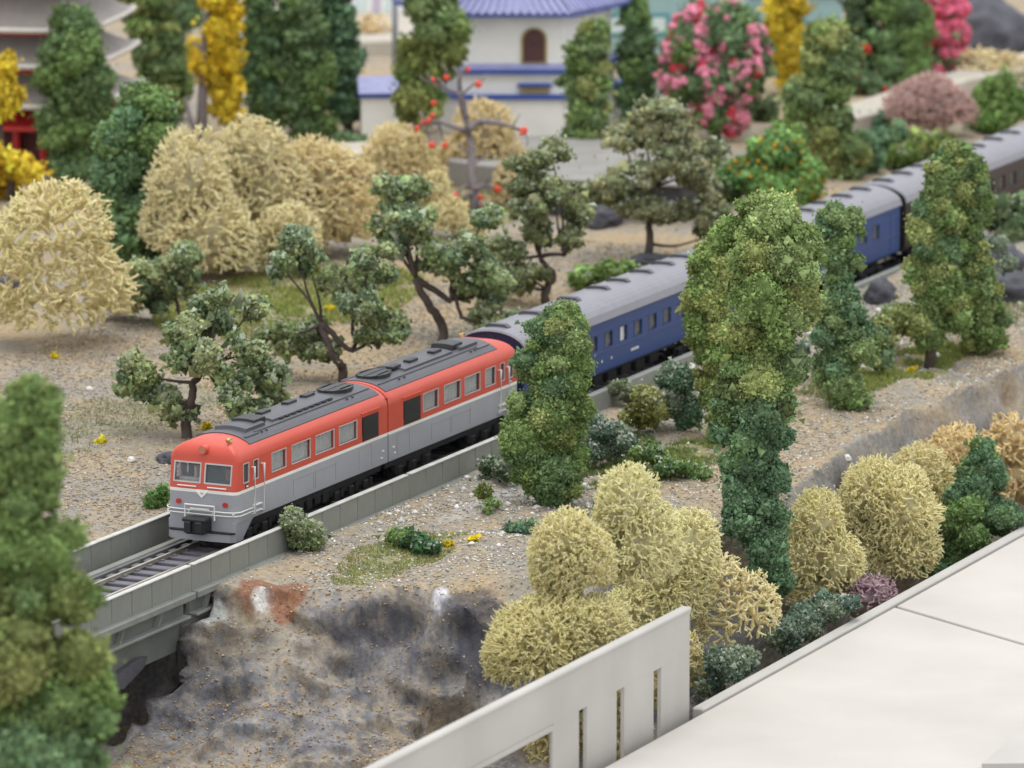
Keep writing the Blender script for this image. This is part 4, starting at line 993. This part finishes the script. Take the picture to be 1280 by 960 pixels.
# ------------------------------------------------------------------ background trees
def bgcol(rows, foot_, pal, label, **k): return column_tree(rows, G(*foot_), pal, label, size=k.pop('size', .075), dens=k.pop('dens', 200), rr=(.36, .58), **k)
bgcol([(14,66,106),(40,58,126),(80,42,138),(120,48,142),(160,52,132),(200,56,134),(216,70,110)], (95, 226), [MG, DG, lin(116,140,94)], 'dense dark green tree in front of the pagoda')
bgcol([(110,152,188),(135,138,226),(160,126,224),(185,118,206),(230,116,206),(280,120,206),(320,135,204),(334,150,196)], (175, 340), [MG, BG, DG, MG], 'green column tree with a hooked top between cream bushes', band=lambda v, c: c if v < 190 else c*.5+.5*np.array(DG))
bgcol([(-30,150,205),(0,148,212),(40,160,225),(80,166,236),(110,176,238),(138,190,232)], (205, 150), [OL, MG, DG], 'olive column tree behind the hooked tree, cut by the top edge')
bgcol([(-20,205,245),(10,200,250),(30,205,250)], (228, 60), [DG], 'dark green treetop beside the yellow tree')
t_ = bgcol([(-20,262,300),(10,252,306),(50,258,306),(80,240,300),(105,262,300),(130,262,312),(155,268,300)], (252, 178), [YE, YE, lin(206,172,40)], 'tall yellow tree with a bare dark trunk', trunk=False, gap=.25, band=None)
b = G(252, 178); mb = MB(); mb.tube([p-b for p in (b, atd(253, 120, b), atd(256, 60, b), atd(262, -20, b))], [.22, .17, .13, .1], 8); mb.tube([p-b for p in (b, atd(238, 150, b), atd(232, 120, b))], [.14, .08, .04], 6)
for (u0, v0, u1, v1) in ((253,110,285,95),(255,62,240,52),(256,66,290,60),(258,30,284,20),(253,130,280,140)): mb.tube([atd(u0, v0, b)-b, atd(u1, v1, b)-b], [.09, .04], 5)
mb.build('trunk', M['barkg'], t_, True)
bgcol([(50,236,250),(70,232,252),(88,236,250)], (243, 100), [YE], 'small yellow tuft left of the bare dark trunk', trunk=False, cat='shrub', name='shrub')
def pads_bg(base, L, pal, label, size=.085, dens=170, name='shrub', cat='shrub', pale=0, trunk=None, squash=1, cj=.25, lump=.25, kk=4, palec=(.5,.56,.42), group=None):
    b = G(*base); sc = scale(b); t = empty(name, tuple(b), label, cat, group); cl = []
    for (u, v, ru, rv) in L:
        p = atd(u, v, b)+np.array([Fv[0], Fv[1], 0])*rng.uniform(-.6, .6)
        for q in range(kk): cl.append((p+unit(1)[0]*np.array([ru/sc, ru/sc, rv/sc])*.5, np.array([ru/sc, ru/sc, rv/sc])*rng.uniform(.45, .68), pick(pal)))
    crumbs(cl, b, 'foliage', t, size, dens, pale=pale, cj=cj, lump=lump, palec=palec)
    if trunk: MB().tube([p-b for p in [b-np.array([0,0,.2])]+[atd(u, v, b) for u, v in trunk]], np.linspace(.15, .06, len(trunk)+1), 7).build('trunk', M['bark'], t, True)
    return t
pads_bg((8, 238), [(5,78,20,13),(6,100,12,12),(10,124,22,20),(-5,110,16,16)], [YE], 'yellow tree at the left edge in front of the pagoda', name='yellow_tree', cat='tree', trunk=[(-4, 130), (-2, 90)])
pads_bg((12, 252), [(22,205,34,22),(5,232,24,20),(-8,200,20,24)], [YE, lin(170,138,40)], 'ochre yellow bush below the pagoda columns', trunk=[(14, 225), (24, 195)])
bgcol([(-30,300,350),(10,300,352),(50,305,356),(90,300,350),(130,318,352),(160,330,356)], (338, 172), [DG, MG, BG], 'dark green tree right of the yellow tree')
bgcol([(-30,345,392),(20,345,400),(60,345,412),(100,350,415),(140,350,412),(168,365,420)], (392, 176), [DG, MG, lin(104,124,88)], 'tall dark green tree in the middle of the dark group')
bgcol([(-30,395,432),(20,400,445),(60,400,452),(100,405,455),(140,410,458),(156,420,455)], (437, 166), [BG, DG], 'slim dark blue-green tree ending the dark group')
bgcol([(-40,510,560),(0,508,572),(40,500,592),(65,500,600),(90,492,570),(125,490,556),(150,500,545)], (522, 196), [OL, MG, lin(130,138,80)], 'olive tree left of the white tower', band=lambda v, c: c if v > 50 else c*.4+.6*np.array(DG))
bgcol([(28,735,762),(55,708,764),(90,704,762),(130,708,760),(170,708,756),(204,716,750)], (734, 210), [MG, OL, DG], 'green column tree before the corner of the white tower')
bgcol([(-30,775,804),(0,772,808),(40,778,816),(80,772,826),(115,772,815),(150,780,812)], (798, 156), [DG, BG, MG], 'dark green tree between the white tower and the pink shrub')
bgcol([(30,1012,1058),(60,1006,1070),(95,985,1072),(130,975,1066),(160,990,1068),(190,1025,1085),(218,1036,1080)], (1052, 224), [MG, OL, DG], 'green tree right of the pink flowering shrub')
bgcol([(-30,1098,1160),(10,1096,1164),(50,1090,1168),(85,1095,1160),(108,1100,1150)], (1128, 114), [DG, MG], 'dark green tree between pink blossoms at upper right')
t_ = bgcol([(-20,962,1008),(20,955,1012),(55,955,1008),(90,965,1006),(108,958,985)], (985, 118), [YE, YE, lin(200,176,60)], 'yellow tree right of the pink flowering shrub', gap=.15)
bgcol([(-20,1058,1096),(10,1055,1100),(60,1062,1096),(100,1062,1092)], (1078, 112), [DG, lin(64,72,58)], 'dark shrubby tree with red blossoms')
bgcol([(170,1050,1090),(195,1056,1104),(212,1062,1100)], (1080, 216), [BG, MG], 'low blue-green bush behind the coaches', trunk=False, cat='shrub', name='shrub')
pads_bg((970, 262), [(945,205,30,30),(985,195,34,26),(1000,225,30,28),(960,235,34,26),(930,225,22,26),(970,185,26,20)], [lin(128,168,100), lin(118,158,100), lin(140,176,104)], 'round bright green bush dotted with yellow and orange leaves', trunk=[(968, 240), (970, 200)], pale=.10, palec=lin(216,170,60), kk=5)
pads_bg((1150, 212), [(1135,190,26,20),(1160,178,26,22),(1178,195,18,16),(1120,196,14,14)], [lin(136,152,86), lin(120,142,80)], 'pale olive bush behind the roof of the blue coach', pale=.1)
pads_bg((1240, 165), [(1228,125,16,28),(1258,120,22,26),(1275,135,14,22),(1225,150,16,12),(1245,150,22,12)], [lin(134,172,98), MG], 'bright green shrubs at the right edge', trunk=[(1240, 140)])
pads_bg((760, 365), [(730,352,26,14),(765,346,28,17),(785,342,20,13)], [lin(122,134,78), MG], 'low olive shrub behind the first blue coach', pale=.1)
pads_bg((1250, 300), [(1240,270,20,22),(1265,285,20,18),(1222,258,12,12),(1275,262,14,14)], [lin(136,150,112), lin(98,120,84)], 'grey-green shrubs beside the dark rock mound', pale=.2)
pads_bg((1100, 165), [(1085,158,16,14),(1100,160,20,16)], [BG], 'small dull green bush left of the mauve bush')
pads_bg((900, 250), [(885,215,24,20),(905,235,26,24),(890,262,22,24),(862,238,20,16)], [lin(138,148,100), lin(122,138,92)], 'olive shrub at the right end of the retaining wall', pale=.08)
pads_bg((735, 262), [(725,238,28,16),(700,250,24,18),(755,255,22,14)], [lin(120,132,90), lin(104,122,84)], 'dull olive shrub in front of the retaining wall')
pads_bg((470, 205), [(455,190,20,12),(432,182,18,12)], [DG, MG], 'low dark shrub between the cream bushes and the white compound wall')
pads_bg((1000, 190), [(985,168,22,16),(1010,178,24,14),(1030,190,16,12)], [lin(120,132,92), MG], 'low green shrub behind the round bright green bush')
pads_bg((940, 150), [(925,128,22,18),(950,138,20,16),(905,150,20,14)], [DG, lin(108,124,88)], 'dark shrub right of the foot of the pink shrub')
pads_bg((1100, 200), [(1098,180,20,16),(1120,172,16,12)], [DG, BG], 'dark shrub left of the pale olive bush')
pads_bg((330, 150), [(318,128,18,18),(330,145,22,14)], [DG], 'dark shrub between the yellow tree and the dark group')
pads_bg((860, 150), [(842,132,18,16),(828,146,18,14)], [DG, MG], 'green shrub between the dark tree and the pink shrub')
# spreading trees in a row beyond the track
SP = [lin(156,170,120), lin(142,160,112), lin(168,178,130), lin(134,154,118)]
pad_tree(G(225, 410), [(224, 392), (218, 365)], [(158,362,18,18),(180,352,16,12),(200,346,30,24),(229,322,26,21),(190,377,26,17),(235,345,18,18)], SP, 'small spreading tree between the cream bush and the front spreading tree', tr=.08)
pad_tree(G(233, 550), [(232, 528), (240, 500), (244, 478), (258, 462), (285, 505)], [(166,466,29,27),(160,490,18,14),(190,490,26,20),(215,512,22,18),(247,435,38,34),(262,404,34,26),(232,415,26,20),(314,389,24,13),(274,371,19,13),(316,439,24,17),(300,425,16,14),(293,470,24,24),(333,480,26,22),(304,506,32,17),(345,505,14,13)], SP, 'dark spreading tree just behind the front of the locomotive', tr=.115, dens=330)
pad_tree(G(430, 480), [(428, 458), (415, 440), (402, 405), (440, 438), (441, 400)], [(371,311,27,22),(350,330,18,14),(384,330,18,16),(416,349,22,20),(463,315,26,20),(461,343,28,22),(452,379,32,26),(502,405,36,22),(469,415,26,16),(375,427,38,24),(347,415,20,20),(400,440,22,13),(430,372,18,18)], SP, 'spreading tree with a long bare left branch behind the locomotives', tr=.11)
pad_tree(G(553, 433), [(553, 408), (536, 380), (520, 345), (562, 375), (563, 345), (575, 395)], [(480,232,16,12),(516,236,24,14),(492,255,22,16),(512,272,34,20),(506,305,30,24),(540,322,22,22),(562,318,30,22),(586,298,22,16),(607,277,26,15),(614,341,30,20),(607,370,34,22),(618,398,32,18),(588,352,18,14),(480,285,18,16)], SP, 'tall spreading tree behind the roof of the second locomotive', tr=.115)
pad_tree(G(683, 384), [(683, 362), (692, 345), (675, 320), (706, 318)], [(656,202,24,20),(690,190,24,17),(664,228,26,20),(694,232,24,18),(665,262,22,26),(668,292,22,16),(720,270,19,17),(708,295,18,15),(626,311,26,18),(649,341,34,18),(620,345,22,14)], [lin(150,156,112), lin(134,144,104)], 'forked spreading tree behind the nose of the first blue coach', tr=.11)
pad_tree(G(812, 328), [(812, 305), (812, 270), (815, 235)], [(800,150,24,16),(826,132,26,12),(780,178,34,13),(845,150,28,16),(835,190,38,22),(868,215,30,26),(795,215,34,18),(750,245,28,18),(790,255,34,18),(838,262,36,20),(885,262,22,26),(888,300,18,26),(768,230,22,14),(880,190,22,16)], [lin(158,160,120), lin(142,150,112), lin(170,170,130)], 'wide flat-topped spreading tree in front of the retaining wall', tr=.125)
rock(812, 328, 26, 7, 'earth mound round the foot of the flat-topped spreading tree', name='earth_mound', cat='mound')

# ------------------------------------------------------------------ bare tree with orange fruit
b = G(592, 262); sc = scale(b); t_ = empty('fruit_tree', tuple(b), 'bare mauve-grey tree hung with small orange-red fruit', 'tree')
mb = MB(); rel = lambda L: [atd(u, v, b)+np.array([Fv[0], Fv[1], 0])*(.25*math.sin(u*.37+v*.21))-b for u, v in L]
for L, r0, r1 in (([(592,262),(594,240),(588,215),(590,190),(586,168),(583,150),(580,128),(572,115),(556,110),(548,98)], .16, .04), ([(640,158),(646,150),(650,142)], .03, .015), ([(622,152),(626,140),(632,134)], .03, .015), ([(540,104),(530,100),(524,94)], .03, .015), ([(575,92),(580,84),(578,76)], .03, .015), ([(520,162),(514,158),(508,160)], .03, .015), ([(592,106),(604,100),(610,92)], .03, .015), ([(550,152),(545,164),(536,168)], .03, .015), ([(556,84),(550,78)], .02, .01), ([(655,166),(660,174),(658,182)], .03, .015), ([(586,190),(576,184),(570,176)], .04, .015), ([(590,205),(602,200),(610,190)], .04, .015), ([(605,232),(612,222),(620,220)], .03, .015), ([(583,150),(576,130),(574,105),(575,92),(585,82)], .12, .04), ([(586,165),(570,158),(550,152),(530,154),(520,162)], .11, .04), ([(586,160),(600,152),(622,152),(640,158),(655,166)], .13, .04),
                  ([(552,112),(540,104),(534,92)], .06, .03), ([(556,110),(560,96),(556,84)], .06, .03), ([(576,118),(592,106),(600,98)], .05, .03), ([(530,154),(535,170),(540,182)], .05, .03), ([(548,152),(552,168),(556,180)], .05, .02), ([(535,154),(528,144),(525,138)], .05, .02),
                  ([(594,235),(605,232),(622,236)], .09, .03), ([(590,240),(578,250),(566,258)], .09, .04), ([(592,245),(600,256),(604,266)], .09, .04), ([(588,235),(580,232),(572,240)], .06, .03), ([(600,152),(606,166),(600,172)], .04, .02), ([(575,92),(566,84)], .04, .02)):
    mb.tube(rel(L), np.linspace(r0, r1, len(L)), 7)
mb.build('trunk', M['barkg'], t_, True)
fr0 = None
for (u, v) in ((584,88),(558,98),(541,101),(598,104),(542,130),(541,143),(530,154),(521,161),(540,180),(556,180),(652,166),(622,236),(567,248),(604,258),(584,262),(600,246),(570,243),(536,150),(655,163),(612,258)):
    p = rel([(u, v)])[0]
    if fr0 is None: fr0 = mesh('fruit', IV2*.10, IF2, M['fruit'], t_, smooth=True); fr0.location = p
    else: c = fr0.copy(); COL.objects.link(c); c.parent = t_; c.location = p; c.scale = (rng.uniform(.8, 1.2),)*3

# ------------------------------------------------------------------ blossoming shrubs
def flower_mesh(name, colr, r):
    Vf = []; Ff = []; cc = []
    for k in range(9):
        d = unit(1)[0]; c = d*r*.5; q = c+IV2[:42]*0 if False else None
        iv, jf = ico0; VV_ = c+iv*r*rng.uniform(.42, .62)*(1+.2*rng.normal(size=(len(iv), 1))); Ff += [tuple(f+len(Vf)) for f in jf]; Vf += list(VV_); cc += [np.array(colr)*rng.uniform(.8, 1.2)]*len(iv)
    return np.array(Vf), np.array(Ff), np.array(cc)
ico0 = ico(1)
def blossom(base, L, spots, colr, label, green=DG, fr=.26, trunk=None, name='flowering_shrub', gsz=.085):
    b = G(*base); sc = scale(b); t = empty(name, tuple(b), label, 'flowering shrub'); cl = []
    for (u, v, ru, rv) in L:
        p = atd(u, v, b); cl.append((p, np.array([ru/sc, ru/sc, rv/sc])*.86, np.array(green)))
        for q in range(5): cl.append((p+unit(1)[0]*np.array([ru/sc, ru/sc, rv/sc])*.55, np.array([ru/sc, ru/sc, rv/sc])*rng.uniform(.3, .5), pick([green, MG, DG])))
    crumbs(cl, b, 'foliage', t, gsz, 170)
    Vf, Ff, cc = flower_mesh('flower', colr, fr); f0 = []
    for k in range(3):
        Vf, Ff, cc = flower_mesh('flower', np.array(colr)*(.9+.12*k) if k < 2 else lin(214, 78, 92), fr); f0.append((Vf, Ff, cc))
    protos = []
    Cc = np.array([c[0] for c in cl]); Rr2 = np.array([c[1] for c in cl])
    for i in range(spots):
        l = L[rng.integers(0, len(L))]; u, v, ru, rv = l; d = unit(1)[0]
        if d @ Fv > .15: d = d-2*(d @ Fv)*Fv
        p = atd(u, v, b)+d*np.array([ru/sc, ru/sc, rv/sc])*rng.uniform(.88, 1.02)
        k = 2 if rng.random() < .12 else int(rng.random() < .5)
        while len(protos) <= k: Vf, Ff, cc = f0[len(protos)]; protos.append(None)
        if protos[k] is None:
            Vf, Ff, cc = f0[k]; o = mesh('flower', Vf, Ff, M['foam'], t, colors=np.clip(cc, 0, 1)); protos[k] = o
        else: o = protos[k].copy(); COL.objects.link(o); o.parent = t
        o.location = p-b; o.rotation_euler = tuple(rng.uniform(0, 6.28, 3)); s = rng.uniform(.6, 1.5); o.scale = (s, s*rng.uniform(.7, 1.1), s*rng.uniform(.6, 1.0))
    if trunk: MB().tube([p-b for p in [b]+[atd(u, v, b) for u, v in trunk]], np.linspace(.18, .1, len(trunk)+1), 7).build('trunk', M['bark'], t, True)
PK = lin(248, 160, 184)
blossom((895, 178), [(870,60,40,38),(905,40,45,36),(880,100,48,36),(920,95,38,40),(895,135,36,26),(846,92,24,24),(940,60,20,30),(866,22,20,16),(915,150,18,16)], 300, PK, 'big shrub covered in pink blossom right of the white tower', trunk=[(895, 150), (892, 120)], fr=.19)
blossom((1180, 100), [(1182,8,24,20),(1180,40,24,18),(1180,75,24,20)], 120, lin(236, 120, 150), 'narrow deep pink flowering tree at the upper right', fr=.26)
blossom((1112, 108), [(1112,38,10,10),(1106,62,10,9)], 7, lin(222, 104, 124), 'two pink blossom clusters in front of the dark green tree', fr=.20)
blossom((1080, 120), [(1070,62,13,8),(1082,100,16,12),(1064,112,10,8),(1110,112,8,5),(1076,78,6,6)], 12, lin(216, 56, 56), 'small shrub with red blossoms at the roadside', fr=.15)

# ------------------------------------------------------------------ cream dried-moss bushes
CR = np.array(lin(236, 212, 150)); CR2 = np.array(lin(226, 200, 134)); CR3 = np.array(lin(232, 214, 168))
def LB(base_uv, L, label, col, thick, sp, y=None, **k):
    mx_ = k.pop('own', 0); own_ = np.array(col)
    col = np.clip(np.array(col)*.35+np.array(lin(252,244,204) if y is not None else lin(250,238,200))*.72, 0, .94)
    col = col*(1-mx_)+own_*1.5*mx_
    if y is not None: L = [(u, v, ru*1.1, rv*1.06) for u, v, ru, rv in L]
    b = ony(base_uv[0], base_uv[1], y) if y is not None else G(*base_uv); b = np.array(b); return lichen(lobes_px(b, L, k.pop('sq', .75) if y is not None else 1.0, dj=k.pop('dj', .3)), b, col, label, thick=thick, sp=sp, **k)
# near side, below the cliff
LB((690, 880), [(692,806,92,64),(650,812,52,46),(740,800,55,52)], 'round cream bush right behind the white slotted wall', lin(232,206,132), .021, .072, y=-11.6, maxn=9000)
LB((705, 770), [(706,690,52,50),(725,702,50,48),(690,722,32,28)], 'cream bush leaning on the dark rock below the bank edge', lin(230,206,140), .021, .074, y=-11.6)
LB((785, 740), [(785,640,50,56),(800,680,58,60),(770,700,50,48)], 'tallest cream bush in the middle of the near row', lin(238,216,158), .023, .084, y=-12.0)
LB((850, 770), [(860,690,50,52),(840,740,60,50),(800,765,55,35)], 'loose cream bush left of the tallest tree', lin(234,212,154), .023, .086, y=-11.6)
LB((930, 820), [(935,765,50,44),(895,740,45,45),(900,785,40,30)], 'straggly beige bush around the foot of the tallest tree', lin(218,196,142), .029, .14, y=-12.7, core=False)
LB((760, 900), [(720,880,50,44),(775,865,46,50),(820,850,40,50),(700,920,60,50),(770,920,60,50)], 'low cream moss seen through the slots of the white wall', lin(226,198,130), .03, .13, y=-12.0, sq=.5)
LB((870, 860), [(862,822,20,30),(872,845,16,24)], 'small cream tuft behind the right end of the white slotted wall', lin(228,202,128), .022, .084, y=-12.4, sq=.6)
LB((1020, 740), [(1020,655,42,46),(1008,700,46,46),(1040,705,46,44),(1015,735,40,30)], 'upright cream bush right of the tallest tree', lin(232,208,134), .022, .084, y=-12.0)
LB((1105, 720), [(1092,618,46,42),(1125,645,52,54),(1135,690,44,42),(1080,690,42,44),(1065,650,34,40)], 'broad cream bush before the cliff right of the tallest tree', lin(232,206,134), .023, .084, y=-12.0)
LB((1165, 660), [(1148,592,42,36),(1165,625,48,44),(1190,650,44,40)], 'cream bush reaching up the cliff behind the broad one', lin(230,200,134), .023, .0865, y=-11.6)
LB((1190, 610), [(1190,562,36,28),(1165,578,34,28),(1215,575,36,34)], 'tan bush at the cliff foot left of the dark conical tree', lin(214,172,104), .034, .14, y=-11.4, own=.12)
LB((1262, 640), [(1266,555,36,36),(1280,600,38,48),(1256,612,30,30)], 'tan-orange bush at the right edge behind the conical tree', lin(216,170,104), .034, .14, y=-11.6, own=.12)
LB((1090, 765), [(1088,740,40,22)], 'mauve moss bush peeping over the white roof rim', lin(164,142,148), .026, .13, y=-13.3, own=1)
t_ = pads_bg((10, 10), [(0, 0, 1, 1)], [DG], 'x') if False else None
def shrub_at(b, L, pal, label, size=.038, dens=700, pale=.15, kk=4, cat='shrub', name='shrub', palec=(.5,.56,.46)):
    b = np.array(b); sc = scale(b); t = empty(name, tuple(b), label, cat); cl = []
    for (u, v, ru, rv) in L:
        p = atd(u, v, b)+np.array([Fv[0], Fv[1], 0])*rng.uniform(-.3, .3)
        for q in range(kk): cl.append((p+unit(1)[0]*np.array([ru/sc, ru/sc, rv/sc])*.5, np.array([ru/sc, ru/sc, rv/sc])*rng.uniform(.4, .62), pick(pal)))
    crumbs(cl, b, 'foliage', t, size, dens, pale=pale, lump=.3, lf=3.5, palec=palec); return t
GB = [lin(122,142,122), lin(106,130,114), lin(140,154,130)]
shrub_at(ony(910, 880, -13.3), [(905,835,30,24),(925,825,22,20),(890,860,20,20)], GB, 'dark grey-green shrub at the end of the white slotted wall')
shrub_at(ony(1005, 810, -13.2), [(1000,775,34,24),(1040,762,30,20),(975,800,24,18),(1060,755,20,12)], GB, 'grey-green shrub between the beige bush and the roof rim')
# small planting on the near bank
GL = [lin(144,160,114), lin(128,148,104), lin(158,170,128)]
shrub_at(G(378, 690), [(365,650,20,16),(385,655,22,18),(375,672,30,16),(395,672,16,14)], GL, 'pale green bush growing against the near girder wall by the locomotive', pale=.3)
shrub_at(G(610, 640), [(608,620,13,16),(612,632,15,9)], [lin(120,130,70), MG], 'little olive tuft left of the broad green tree')
shrub_at(G(625, 602), [(612,588,18,13),(632,585,16,16)], [lin(104,124,92), lin(124,138,110)], 'grey-green tuft against the wall left of the broad green tree', pale=.3)
shrub_at(G(652, 668), [(642,660,12,8),(660,656,13,9)], [DG, BG], 'flat dark green tuft on the gravel before the broad tree')
shrub_at(G(690, 630), [(690,612,24,18)], [BG, DG], 'blue-green tuft at the foot of the broad green tree')
shrub_at(G(806, 545), [(806,508,26,26),(796,525,22,18),(822,522,16,16)], [OL, lin(112,114,62)], 'compact olive bush on the bank between two tall trees', pale=.12)
shrub_at(G(848, 540), [(845,480,30,24),(862,505,24,28),(835,500,20,24)], [BG, GB[2]], 'blue-green shrub beside the kerb left of the tallest tree', pale=.25)
shrub_at(G(765, 585), [(748,535,24,20),(772,545,24,18),(760,560,30,16),(740,560,18,16)], GB, 'grey-green shrubs right of the broad green tree', pale=.3)
shrub_at(G(778, 510), [(775,490,20,15),(790,500,14,10)], [lin(128,138,104)], 'pale shrub beside the kerb below the blue coach', pale=.3)
shrub_at(G(820, 600), [(815,575,20,12),(840,585,22,10),(865,595,22,10),(800,570,12,10)], [MG, lin(96,124,76)], 'spreading low green plants left of the tallest tree', size=.045)
shrub_at(G(515, 690), [(512,672,24,15),(535,680,18,11),(498,682,16,10)], [MG, lin(84,120,84)], 'dark green low plant in the grass near the cliff edge', size=.045)
shrub_at(G(197, 636), [(192,622,13,17),(205,620,10,12)], [lin(122,158,92)], 'bright green tuft at the far girder wall beside the locomotive front', pale=0)
shrub_at(G(318, 633+20), [(320,649,6,5)], [lin(110,130,84)], 'tiny green tuft at the foot of the girder wall') if False else None
shrub_at(G(1100, 450), [(1110,400,22,14),(1098,425,20,16),(1118,388,16,12)], [lin(112,126,90), MG], 'green-grey shrub behind the bank trees', pale=.2)
shrub_at(G(985, 480), [(990,455,18,22),(1000,440,14,14),(985,490,14,14)], GB, 'grey-green shrub between the tallest tree and the bushy tree', pale=.2)
shrub_at(G(1240, 395), [(1262,330,18,10),(1245,305,16,12)], GB, 'grey-green plants on the dark rock at the right edge', pale=.3)
for (u, v, lb_) in ((592, 679, 'right yellow flower tuft on the near bank'), (560, 684, 'left yellow flower tuft at the grass edge'), (68, 447, 'yellow tuft below the cream bush at left'), (125, 553, 'single yellow tuft on open gravel at left'), (345, 345, 'yellow-green tuft behind the spreading tree'), (412, 388, 'yellow tuft beneath the long-branched spreading tree'), (1140, 463, 'yellow-orange tuft beside the tree before the brown coach'), (258, 535, 'yellow tuft behind the dark spreading tree')):
    shrub_at(G(u, v+3), [(u, v, 5, 3)], [lin(226,204,60)], lb_, size=.05, pale=0)
# grass that nobody could count
def grass(u, v, rx, ry, n, pal, label, h=.10):
    c = G(u, v); a = rng.uniform(0, 6.283, n); q = np.sqrt(rng.random(n)); x = c[0]+rx*q*np.cos(a); y = c[1]+ry*q*np.sin(a)
    k = fbm(np.stack([x*1.6, y*1.6, 0*x], -1), 3, 91) > -.25; x, y = x[k], y[k]; z = terrain(x, y, True); n = len(x); P = np.stack([x, y, z], -1)
    d = np.stack([rng.normal(0, .5, n), rng.normal(0, .5, n), np.ones(n)], -1)*h*rng.uniform(.4, 1.5, (n, 1)); s = unit(n)*np.array([1,1,.1])*h*.28
    Vg = np.stack([P-s, P+s, P+d], 1).reshape(-1, 3); cc = np.array([lin(*p) for p in pal])[rng.integers(0, len(pal), n)]*rng.uniform(.7, 1.25, (n, 1))
    o = mesh('grass', Vg, np.arange(n*3).reshape(-1, 3), M['foam'], colors=np.clip(np.repeat(cc, 3, 0), 0, 1)); tag(o, label, 'grass', None, 'stuff')
grass(500, 688, 3.0, 1.1, 6500, [(150,158,96),(130,146,84),(176,176,120)], 'yellow-green grass on the near bank by the cliff edge', .065)
grass(815, 582, 3.0, 1.2, 8000, [(150,160,100),(126,146,84)], 'patchy grass left of the tallest tree')
grass(1135, 468, 4.0, .9, 7000, [(156,164,88),(140,152,84)], 'grass below the tree in front of the brown coach')
grass(365, 378, 6.5, 3.0, 14000, [(150,160,92),(134,150,84),(170,172,100)], 'green grass behind the long-branched spreading tree', .13)
grass(760, 575, 2.5, 1.0, 5000, [(140,150,104),(120,140,90)], 'grass among the grey-green shrubs')
grass(900, 560, 9, .8, 5000, [(140,150,100),(156,160,108),(120,138,90)], 'sparse moss along the top edge of the right-hand bank')
grass(150, 520, 7, 1.8, 5000, [(150,150,104),(132,138,92)], 'thin dry grass on the open gravel at left', .07)
grass(480, 500, 9, .8, 5000, [(146,150,100),(130,138,90)], 'thin grass behind the locomotives', .08)
grass(560, 600, 6, .5, 3500, [(140,146,104),(122,134,92)], 'sparse moss along the foot of the near girder wall')
grass(1180, 430, 10, 1.2, 6000, [(150,156,104),(132,146,96)], 'mossy scatter between the kerb and the tall trees')
grass(600, 250, 7, 3, 6000, [(170,170,110),(150,150,96)], 'dry grass at the foot of the fruit tree', .13)
# left and background bushes
LB((70, 435), [(70,300,72,78),(60,370,78,66),(115,370,50,60),(30,330,50,70)], 'big cream bush of open curling strands at the left', CR, .040, .17, maxn=5200, core=False, dj=.8)
LB((150, 400), [(150,372,34,34)], 'small cream tuft beside the big left bush', CR2, .034, .13)
LB((260, 352), [(235,235,50,68),(260,300,62,58),(215,280,40,50)], 'tall pale cream bush behind the small spreading tree', CR3, .034, .13, maxn=5000)
LB((330, 325), [(315,200,52,55),(335,255,62,70),(290,250,40,60)], 'largest pale cream bush in the middle of the back row', CR3, .034, .13, maxn=5000)
LB((300, 345), [(285,310,45,45),(360,300,45,48),(250,250,40,50)], 'low cream moss joining the bushes of the back row', CR3, .034, .13)
LB((415, 320), [(395,225,56,52),(420,270,55,52),(380,285,48,48),(448,235,24,34)], 'rounded cream bush at the right of the back row', lin(222,198,138), .034, .13, maxn=5000)
LB((500, 250), [(498,185,38,34),(505,215,48,42),(475,205,30,36)], 'cream bush left of the fruit tree', CR2, .034, .13)
LB((610, 230), [(605,165,38,38),(615,205,44,44),(570,200,28,34)], 'golden cream bush behind the fruit tree', lin(206,178,108), .034, .13)
LB((570, 300), [(560,270,28,26),(585,285,24,20),(545,240,18,26)], 'low pale tuft at the foot of the fruit tree', CR, .034, .13)
LB((650, 262), [(632,235,18,30)], 'small golden tuft right of the fruit tree', lin(196,170,106), .034, .13)
LB((462, 60), [(465,42,26,24)], 'orange-tan bush far behind the dark trees', lin(208,160,84), .05, .24)
LB((1155, 170), [(1140,130,34,28),(1165,118,36,24),(1190,135,28,30),(1160,150,30,18)], 'mauve-brown bush beyond the brown coach', lin(190,166,160), .028, .10, own=1)
LB((1240, 108), [(1230,82,38,20),(1262,90,34,22)], 'long low cream bush at the upper right edge', lin(214,194,150), .05, .24)
print('all', time.time()-T0)

# repeats carry one group each
from collections import defaultdict
GRP = {'tree': 'model trees standing about the layout', 'bush': 'dried-moss bushes', 'shrub': 'low shrubs and tufts', 'coach': 'coaches of the train', 'locomotive': 'locomotives at the head of the train', 'rock': 'rocks and boulders', 'pebble': 'loose pale pebbles', 'flowering shrub': 'blossoming shrubs', 'house': 'houses in the background', 'girder': 'girder walls of the bridge', 'kerb wall': 'kerb walls along the track', 'wall': 'walls around the white tower'}
cnt = defaultdict(list)
for o in S.objects:
    if o.parent is None and o.get('category'): cnt[o['category']].append(o)
for c_, L in cnt.items():
    if len(L) > 1 and c_ in GRP:
        for o in L: o['group'] = GRP[c_]
tri = sum(sum(len(p.vertices)-2 for p in o.data.polygons) if len(o.data.polygons) < 2000 else len(o.data.polygons) for o in S.objects if o.type == 'MESH'); print('tris', tri)
